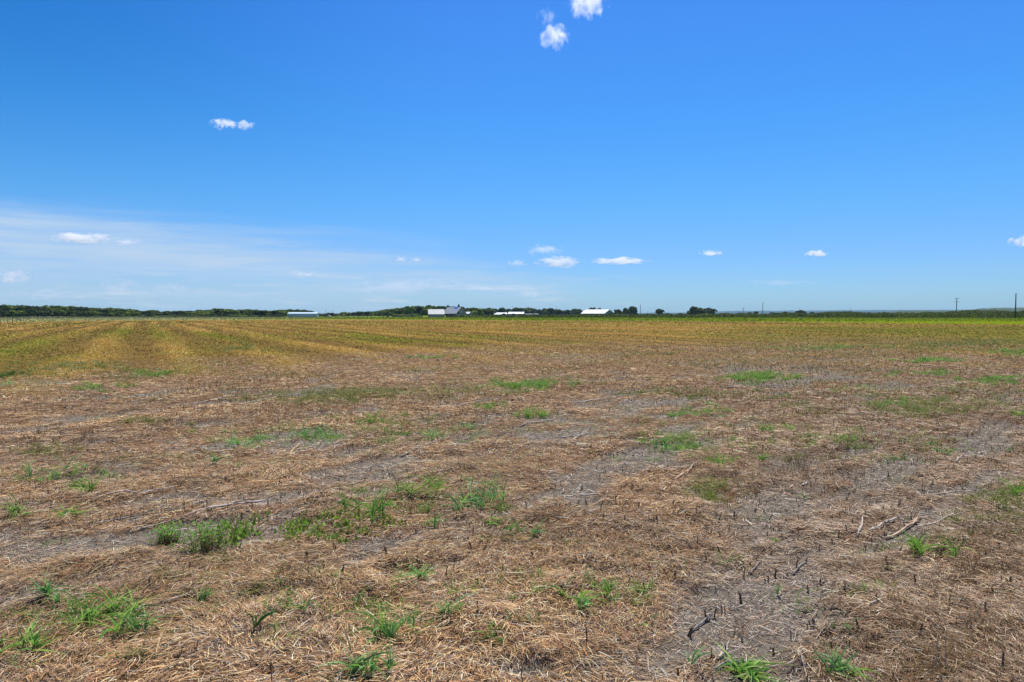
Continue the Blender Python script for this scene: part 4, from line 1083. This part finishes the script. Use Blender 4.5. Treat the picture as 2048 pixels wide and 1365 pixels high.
# ------------------------------------------------------------------ utility poles, pylon
def pole(px, ytop, D, label, arms=1, thick=.30, pxb=None):
    t = at(px, ytop, D); g = ground_at(px, D)
    o = empty('utility_pole', g, rng.uniform(-.2, .2), label, 'utility pole', 'utility poles on the horizon')
    h = t[2] - g[2]
    mb = MB(); mb.tube([(0,0,-.2),(0,0,h*.5),(0,0,h)], [thick*.62,thick*.52,thick*.42], 8); mb.build('pole', M_pole, o)
    for k in range(arms):
        z = h - .45 - k * 1.6
        mb = MB(); mb.box(-1.15, 1.15, -.18, -.08, z - .06, z + .06); ca = mb.build('crossarm', M_pole, o)
        for xx in (-1.05, 0, 1.05):
            mb = MB(); mb.tube([(xx, -.13, z + .06), (xx, -.13, z + .28)], [.06, .045], 6); mb.build('insulator', M_glass_dark, ca)
    return o
pole(2030, 587, 275, 'tallest nearest dark utility pole close to the right edge', 0, .40)
pole(1912, 596, 350, 'dark utility pole with two small crossarms near the right edge', 2, .36)
pole(1525, 604, 460, 'plain dark utility pole standing alone on the right horizon', 0, .36)
pole(1280.5, 609, 600, 'plain pole just right of the tall round dark tree', 0, .40)
pole(1112, 613, 700, 'thin pole rising from the trees left of the big white barn', 0, .30)
pole(1056.5, 613.5, 760, 'faint pole behind the flat roofed masonry shed', 1, .28)
pole(1025, 613.5, 780, 'faint pole behind the two low white roofed sheds', 1, .28)
pole(651.5, 621, 700, 'thin pole right of the pale blue shed', 0, .30)
pole(665, 622, 720, 'fainter thin pole farther right of the pale blue shed', 1, .25)
pole(1295, 621.5, 1100, 'tiny distant pole between the plain pole and the lone round tree', 0, .34)
pole(1598, 616.3, 1000, 'distant pole above the largest dark shrub', 1, .32)
pole(1701, 616.3, 1000, 'distant pole alone against the blue hills on the right', 1, .32)
# lattice pylon
D = 1500; t = at(1486, 614.8, D); g = ground_at(1486, D)
py_o = empty('lattice_pylon', g, R(10), 'tiny grey lattice pylon left of the plain pole on the right horizon', 'pylon')
h = t[2] - g[2]
for sx in (-1, 1):
    for sy in (-1, 1):
        mb = MB(); mb.tube([(sx*2.2, sy*2.2, 0), (sx*.55, sy*.55, h*.65), (sx*.3, sy*.3, h)], [.16,.13,.1], 4); mb.build('leg', M_steel, py_o)
mb = MB()
for k in range(7):
    z0, z1 = h*.65*k/7, h*.65*(k+1)/7; a0, a1 = 2.2-1.65*k/7, 2.2-1.65*(k+1)/7
    for sy in (-1, 1):
        mb.tube([(-a0, sy*a0, z0), (a1, sy*a1, z1)], [.07,.07], 4); mb.tube([(a0, sy*a0, z0), (-a1, sy*a1, z1)], [.07,.07], 4)
        mb.tube([(sy*a0, -a0, z0), (sy*a1, a1, z1)], [.07,.07], 4)
mb.build('bracing', M_steel, py_o)
for z, l in ((h*.66, 4.2), (h*.82, 4.8), (h*.97, 3.2)):
    mb = MB(); mb.tube([(-l,0,z),(0,0,z+.5),(l,0,z)], [.1,.2,.1], 4); mb.build('crossarm', M_steel, py_o)

# ------------------------------------------------------------------ wire fence on the left
fence = empty('wire_fence', (0, 0, 0), 0, 'low wire fence with thin steel posts along the left pasture', 'fence')
path = [(-64.5, 86), (-103, 143), (-97, 160), (-60, 232), (-20, 262)]
pts = []
for (xa, ya), (xb, yb_) in zip(path[:-1], path[1:]):
    n_ = max(1, int(math.hypot(xb - xa, yb_ - ya) / 17))
    for k in range(n_): pts.append((xa + (xb - xa) * k / n_, ya + (yb_ - ya) * k / n_))
pts.append(path[-1])
pp = MB(); pp.tube([(0,0,-.2),(0,0,1.15)], [.032,.028], 5); pp.box(-.045,.045,-.012,.012,.0,1.12)
pm = pp.mesh('post', M_pole)
for x_, y_ in pts:
    o = me_obj('post', pm, fence); o.location = (x_, y_, float(zland(x_, y_))); o.rotation_euler = (rng.normal(0,.03), rng.normal(0,.03), rng.uniform(0,3))
for z in (.4, .7, 1.0):
    mb = MB(); mb.tube([(x_, y_, float(zland(x_, y_)) + z) for x_, y_ in pts], [.008] * len(pts), 4, False); mb.build('wire', M_steel, fence)

# ------------------------------------------------------------------ hills
def hills(name, D, PX, PY, depth, col1, col2, seed, rough):
    m = noisy(name + '_cover', col1, col2, .012, .95)
    xs = np.linspace(PX[0], PX[-1], 420); rows = []
    prof = np.interp(xs, PX, PY) + (fbm(xs * .05, xs * 0, seed) - .5) * rough + (fbm(xs * .4, xs * 0, seed + 3) - .5) * rough * .5
    R_ = 14; V = []
    for j in range(R_ + 1):
        s = j / R_; d = D + depth * (s - .5); prf = math.sin(math.pi * s) ** .8
        z = (H_EYE + (628 - prof) / F * D) 
        zz = -6 + (z + 6) * prf + (0 if j in (0, R_) else 1) * (fbm(xs * .3, xs * 0 + j * 3.1, seed + 9) - .5) * 8 * (1 if j != R_ // 2 else .3)
        V.append(np.stack([(xs - 1024) / F * D, np.full(len(xs), d) + (fbm(xs * .05, xs * 0 + j, seed + 12) - .5) * depth * .1, zz], 1))
    V = np.concatenate(V); n = len(xs)
    i = np.arange(R_)[:, None]; j = np.arange(n - 1)[None]
    Q = np.stack([i*n+j, i*n+j+1, (i+1)*n+j+1, (i+1)*n+j], -1).reshape(-1, 4)
    tag(np_mesh(name, V, Q, m, smooth=False), kind='structure')
hills('far_hills', 6650, [-600,0,600,1200,1270,1400,1450,1550,1650,1750,1900,1990,2050,2600], [628,627.5,627.3,627,626.6,625.4,622.6,622,621.3,620.6,620.4,620.3,619,618], 1100, (.022,.045,.045), (.04,.07,.065), 301, 1.0)  # bluish base colour, part of the distance haze painted into the cover
hills('near_hills', 2500, [1770,1820,1880,1900,1930,1960,1984,2000,2014,2030,2050,2200,2600], [627,621.5,622,622,621.5,620.5,617,616.3,618.5,617.5,615.5,612,613], 500, (.028,.05,.015), (.06,.085,.03), 331, .8)

# ------------------------------------------------------------------ haze
def haze():
    mb = MB(); S = 7300
    mb.box(-S, S, -S, S, -8, 72)
    m = bpy.data.materials.new('haze_air'); m.use_nodes = True; nt = m.node_tree; nt.nodes.clear()
    o_ = nt.nodes.new('ShaderNodeOutputMaterial'); v = nt.nodes.new('ShaderNodeVolumePrincipled')
    v.inputs['Color'].default_value = (.42, .68, 1.0, 1); v.inputs['Density'].default_value = .00006; v.inputs['Anisotropy'].default_value = .15
    nt.links.new(v.outputs[0], o_.inputs['Volume'])
    o = mb.build('haze', m); tag(o, kind='stuff', label='thin blue haze of distance over the far hills', cat='haze')
haze()

# ------------------------------------------------------------------ clouds (small volumes of fair-weather cumulus)
def cloud_mat(seed, dens, cut, nscale):
    m = bpy.data.materials.new('cloud_vapour'); m.use_nodes = True; nt = m.node_tree; L = nt.links; nt.nodes.clear()
    out = nt.nodes.new('ShaderNodeOutputMaterial')
    v = N(nt, 'ShaderNodeVolumeScatter'); v.inputs['Color'].default_value = (1, 1, 1, 1); v.inputs['Anisotropy'].default_value = .45
    tc = N(nt, 'ShaderNodeTexCoord'); mp = N(nt, 'ShaderNodeMapping'); mp.inputs['Location'].default_value = (seed * 7.7, seed * 3.1, seed)
    mp.inputs['Scale'].default_value = (1, 1, .5)
    nz = N(nt, 'ShaderNodeTexNoise', i_Scale=nscale, i_Detail=5.0, i_Roughness=.6)
    ln = N(nt, 'ShaderNodeVectorMath', operation='LENGTH')
    L.new(tc.outputs['Object'], mp.inputs[0]); L.new(mp.outputs[0], nz.inputs['Vector']); L.new(tc.outputs['Object'], ln.inputs[0])
    a = N(nt, 'ShaderNodeMath', operation='SUBTRACT'); a.inputs[0].default_value = 1.0; L.new(ln.outputs['Value'], a.inputs[1])
    b = N(nt, 'ShaderNodeMath', operation='MULTIPLY_ADD'); L.new(a.outputs[0], b.inputs[0]); b.inputs[1].default_value = .80
    nn = N(nt, 'ShaderNodeMath', operation='MULTIPLY_ADD'); L.new(nz.outputs['Fac'], nn.inputs[0]); nn.inputs[1].default_value = 3.3; nn.inputs[2].default_value = -1.2
    L.new(nn.outputs[0], b.inputs[2])
    mr = N(nt, 'ShaderNodeMapRange'); L.new(b.outputs[0], mr.inputs[0]); mr.inputs[1].default_value = cut; mr.inputs[2].default_value = cut + .42
    mr.inputs[3].default_value = 0; mr.inputs[4].default_value = dens
    L.new(mr.outputs[0], v.inputs['Density']); L.new(v.outputs[0], out.inputs['Volume'])
    return m
CL = [ # px, py, w, h, density mult, cut, label
 (1176,4,84,60,1.1,.76,'bright white cloud cut by the top edge of the sky'),
 (1108,74,60,46,.8,.78,'ragged white cloud just below the topmost one'),
 (1096,34,44,38,.25,.86,'faint wisp of cloud left above the ragged one'),
 (447,249,54,18,.8,.77,'small flat white cloud high on the left, left one of a pair'),
 (490,252,42,20,.5,.78,'small white cloud high on the left, right one of a pair'),
 (164,476,116,22,1.2,.72,'longest bright white cloud low on the left'),
 (252,484,60,12,.4,.76,'thin streak of cloud right of the longest left cloud'),
 (1116,525,96,24,.7,.75,'soft white oval cloud low over the middle'),
 (1088,500,76,26,.22,.80,'faint slanting cloud above the soft oval one'),
 (1240,522,112,15,.8,.73,'long flat white cloud low, right of the soft oval one'),
 (1422,506,48,12,.7,.76,'short small white cloud low right of the middle'),
 (1632,507,48,14,.8,.76,'small lone white cloud low on the right'),
 (2044,483,44,22,.9,.76,'small white cloud cut by the right edge'),
 (24,553,90,30,.5,.76,'pinkish white cloud at the left edge near the horizon'),
 (240,572,76,34,.2,.78,'faint pale puff near the left horizon'),
 (338,577,80,24,.25,.78,'faint pale puff right of the first one near the left horizon'),
 (604,549,64,16,.25,.76,'tiny pale cloud near the horizon left of the middle'),
 (802,519,26,10,.5,.76,'tiny white cloud above the barn, left one of two dots'),
 (832,520,22,8,.5,.76,'tiny white cloud above the barn, right one of two dots'),
 (1034,527,40,14,.3,.78,'tiny faint cloud left of the soft oval one'),
 (800,572,260,34,.16,.74,'long faint cream streak of cloud over the farm trees'),
 (980,577,200,14,.2,.74,'thin faint cream streak right of the long one over the farm'),
 (90,590,160,22,.14,.74,'faint pale streak low over the left wood'),
 (1060,590,60,14,.15,.76,'faint smudge of cloud above the white sheds'),
 (1560,566,170,14,.08,.74,'barely visible pinkish streak low on the right'),
]
ico = None
def clouds():
    import bmesh
    bm = bmesh.new(); bmesh.ops.create_icosphere(bm, subdivisions=3, radius=1.0)
    me0 = bpy.data.meshes.new('cloud'); bm.to_mesh(me0); bm.free()
    for i, (px, py, w, h, dn, cut, lb_) in enumerate(CL):
        D = 6000; p = at(px, py, D); wm = w / F * D / 2 * 1.1; hm = h / F * D / 2 * 1.15
        me = me0.copy(); me.materials.append(cloud_mat(i + 1, 0.013 * dn * 90 / max(hm, 20), cut, 2.0 if w < 70 else 2.6))
        o = bpy.data.objects.new('cloud', me); COL.objects.link(o)
        o.location = tuple(p + np.array([0, 2500, 0]) * (p / D)) if False else tuple(p * np.array([1.4, 1.4, 1]) + np.array([0, 0, (p[2] - H_EYE) * .4]))
        s = 1.4; o.scale = (wm * s, min(wm, hm * 2.5) * s, hm * s)
        tag(o, lb_, 'cloud', 'small clouds in the sky')
clouds()

# ------------------------------------------------------------------ light and sky
SUN_EL, SUN_AZ = 66, 14
sd = bpy.data.lights.new('sun', 'SUN'); sd.energy = 4.8; sd.angle = R(.53); sd.color = (1, .955, .89)
so = bpy.data.objects.new('sun', sd); COL.objects.link(so)
dirv = Vector((math.sin(R(SUN_AZ)) * math.cos(R(SUN_EL)), math.cos(R(SUN_AZ)) * math.cos(R(SUN_EL)), math.sin(R(SUN_EL))))
so.rotation_euler = dirv.to_track_quat('Z', 'Y').to_euler()
so.location = (0, 0, 50)

w = bpy.data.worlds.new('World'); scene.world = w; w.use_nodes = True
nt = w.node_tree; L = nt.links; bg = nt.nodes['Background']
sky = N(nt, 'ShaderNodeTexSky', sky_type='NISHITA'); sky.sun_disc = False
sky.sun_elevation = R(SUN_EL); sky.sun_rotation = R(SUN_AZ); sky.air_density = 1.0; sky.dust_density = .3; sky.ozone_density = 2.0; sky.altitude = 200
tc = N(nt, 'ShaderNodeTexCoord'); sep = N(nt, 'ShaderNodeSeparateXYZ'); L.new(tc.outputs['Generated'], sep.inputs[0])
def wm(op, a, b=None, c=None, clamp=False):
    n = N(nt, 'ShaderNodeMath', operation=op); n.use_clamp = clamp
    for i, q in enumerate((a, b, c)):
        if q is None: continue
        if isinstance(q, (int, float)): n.inputs[i].default_value = q
        else: L.new(q, n.inputs[i])
    return n.outputs[0]
tint = N(nt, 'ShaderNodeValToRGB'); el = tint.color_ramp.elements
TINT = [(0.0,(.37,.59,.97)),(.03,(.375,.615,1.0)),(.08,(.345,.605,1.03)),(.165,(.29,.675,1.056)),(.266,(.232,.685,1.15)),(.42,(.234,.66,1.24)),(1.0,(.40,.62,1.0))]
el[0].position, el[0].color = TINT[0][0], (*TINT[0][1], 1); el[1].position, el[1].color = TINT[-1][0], (*TINT[-1][1], 1)
for p_, c_ in TINT[1:-1]:
    e = el.new(p_); e.color = (*c_, 1)
L.new(sep.outputs['Z'], tint.inputs[0])
mul = N(nt, 'ShaderNodeMix', data_type='RGBA', blend_type='MULTIPLY'); mul.inputs[0].default_value = 1
L.new(sky.outputs[0], mul.inputs[6]); L.new(tint.outputs[0], mul.inputs[7])
az0 = N(nt, 'ShaderNodeMath', operation='ARCTAN2'); L.new(sep.outputs['X'], az0.inputs[0]); L.new(sep.outputs['Y'], az0.inputs[1])
pa = N(nt, 'ShaderNodeMapRange', interpolation_type='SMOOTHSTEP'); L.new(az0.outputs[0], pa.inputs[0]); pa.inputs[1].default_value = -.02; pa.inputs[2].default_value = -.72
pe = N(nt, 'ShaderNodeMapRange', interpolation_type='SMOOTHSTEP'); L.new(sep.outputs['Z'], pe.inputs[0]); pe.inputs[1].default_value = .05; pe.inputs[2].default_value = .42
pf = N(nt, 'ShaderNodeMath', operation='MULTIPLY'); L.new(pa.outputs[0], pf.inputs[0]); L.new(pe.outputs[0], pf.inputs[1])
mul2 = N(nt, 'ShaderNodeMix', data_type='RGBA', blend_type='MULTIPLY'); L.new(pf.outputs[0], mul2.inputs[0]); L.new(mul.outputs[2], mul2.inputs[6]); mul2.inputs[7].default_value = (.34, .74, .78, 1)
mul = mul2
# thin veil of high cloud low on the left
az = wm('ARCTAN2', sep.outputs['X'], sep.outputs['Y'])
cmb = N(nt, 'ShaderNodeCombineXYZ'); L.new(az, cmb.inputs[0]); L.new(sep.outputs['Z'], cmb.inputs[1])
mp = N(nt, 'ShaderNodeMapping'); mp.inputs['Scale'].default_value = (2.4, 34, 1); mp.inputs['Rotation'].default_value = (0, 0, .03); L.new(cmb.outputs[0], mp.inputs[0])
nz = N(nt, 'ShaderNodeTexNoise', i_Scale=1.0, i_Detail=7.0, i_Roughness=.62); L.new(mp.outputs[0], nz.inputs['Vector'])
azn = wm('MULTIPLY_ADD', az, .5, .5)
tr_ = N(nt, 'ShaderNodeValToRGB'); te = tr_.color_ramp.elements; TP = [(0.0,.155),(.18,.139),(.256,.137),(.35,.120),(.437,.102),(.51,.068),(.60,.030),(.70,.008)]
te[0].position = TP[0][0]; te[0].color = (TP[0][1],) * 3 + (1,); te[1].position = TP[-1][0]; te[1].color = (TP[-1][1],) * 3 + (1,)
for p_, c_ in TP[1:-1]:
    e = te.new(p_); e.color = (c_, c_, c_, 1)
L.new(azn, tr_.inputs[0]); top = tr_.outputs[0]              # upper edge of the veil falls to the right
below = wm('SUBTRACT', top, sep.outputs['Z'])
edge = wm('MULTIPLY_ADD', wm('SUBTRACT', nz.outputs['Fac'], .5), .07, below)
m1 = N(nt, 'ShaderNodeMapRange', interpolation_type='SMOOTHSTEP'); L.new(edge, m1.inputs[0]); m1.inputs[1].default_value = -.018; m1.inputs[2].default_value = .062
m2 = N(nt, 'ShaderNodeMapRange', interpolation_type='SMOOTHSTEP'); L.new(az, m2.inputs[0]); m2.inputs[1].default_value = .34; m2.inputs[2].default_value = -.12
m3 = N(nt, 'ShaderNodeMapRange', interpolation_type='SMOOTHSTEP'); L.new(nz.outputs['Fac'], m3.inputs[0]); m3.inputs[1].default_value = .34; m3.inputs[2].default_value = .68; m3.inputs[3].default_value = .35
m4 = N(nt, 'ShaderNodeMapRange', interpolation_type='SMOOTHSTEP'); L.new(sep.outputs['Z'], m4.inputs[0]); m4.inputs[1].default_value = .005; m4.inputs[2].default_value = .055; m4.inputs[3].default_value = .5
veil = wm('MULTIPLY', wm('MULTIPLY', m1.outputs[0], m2.outputs[0]), wm('MULTIPLY', m3.outputs[0], m4.outputs[0]))
veil = wm('MULTIPLY', veil, 1.0, clamp=True)
mv = N(nt, 'ShaderNodeMix', data_type='RGBA'); L.new(veil, mv.inputs[0]); L.new(mul.outputs[2], mv.inputs[6]); mv.inputs[7].default_value = (4.0, 5.25, 6.8, 1)
mp2 = N(nt, 'ShaderNodeMapping'); mp2.inputs['Scale'].default_value = (9, 75, 1); mp2.inputs['Location'].default_value = (3.1, 1.7, 0); L.new(cmb.outputs[0], mp2.inputs[0])
nz2 = N(nt, 'ShaderNodeTexNoise', i_Scale=1.0, i_Detail=8.0, i_Roughness=.6); L.new(mp2.outputs[0], nz2.inputs['Vector'])
q1 = N(nt, 'ShaderNodeMapRange', interpolation_type='SMOOTHSTEP'); L.new(nz2.outputs['Fac'], q1.inputs[0]); q1.inputs[1].default_value = .50; q1.inputs[2].default_value = .74
q2 = N(nt, 'ShaderNodeMapRange', interpolation_type='SMOOTHSTEP'); L.new(sep.outputs['Z'], q2.inputs[0]); q2.inputs[1].default_value = .085; q2.inputs[2].default_value = .03
q3 = N(nt, 'ShaderNodeMapRange', interpolation_type='SMOOTHSTEP'); L.new(az, q3.inputs[0]); q3.inputs[1].default_value = .30; q3.inputs[2].default_value = -.05
puff = wm('MULTIPLY', wm('MULTIPLY', q1.outputs[0], q2.outputs[0]), wm('MULTIPLY', q3.outputs[0], .6))
mv2 = N(nt, 'ShaderNodeMix', data_type='RGBA'); L.new(puff, mv2.inputs[0]); L.new(mv.outputs[2], mv2.inputs[6]); mv2.inputs[7].default_value = (5.9, 6.1, 6.9, 1); mv = mv2
L.new(mv.outputs[2], bg.inputs['Color']); bg.inputs['Strength'].default_value = .10

# ------------------------------------------------------------------ render settings
scene.render.engine = 'CYCLES'
scene.cycles.max_bounces = 6; scene.cycles.diffuse_bounces = 3; scene.cycles.glossy_bounces = 2; scene.cycles.transmission_bounces = 3
scene.cycles.volume_bounces = 6; scene.cycles.volume_max_steps = 256
scene.cycles.use_denoising = True; scene.cycles.denoiser = 'OPENIMAGEDENOISE'; scene.cycles.denoising_input_passes = 'RGB_ALBEDO_NORMAL'
scene.cycles.volume_step_rate = .35
scene.view_settings.view_transform = 'Standard'; scene.view_settings.look = 'None'
scene.view_settings.exposure = .35; scene.view_settings.gamma = 1
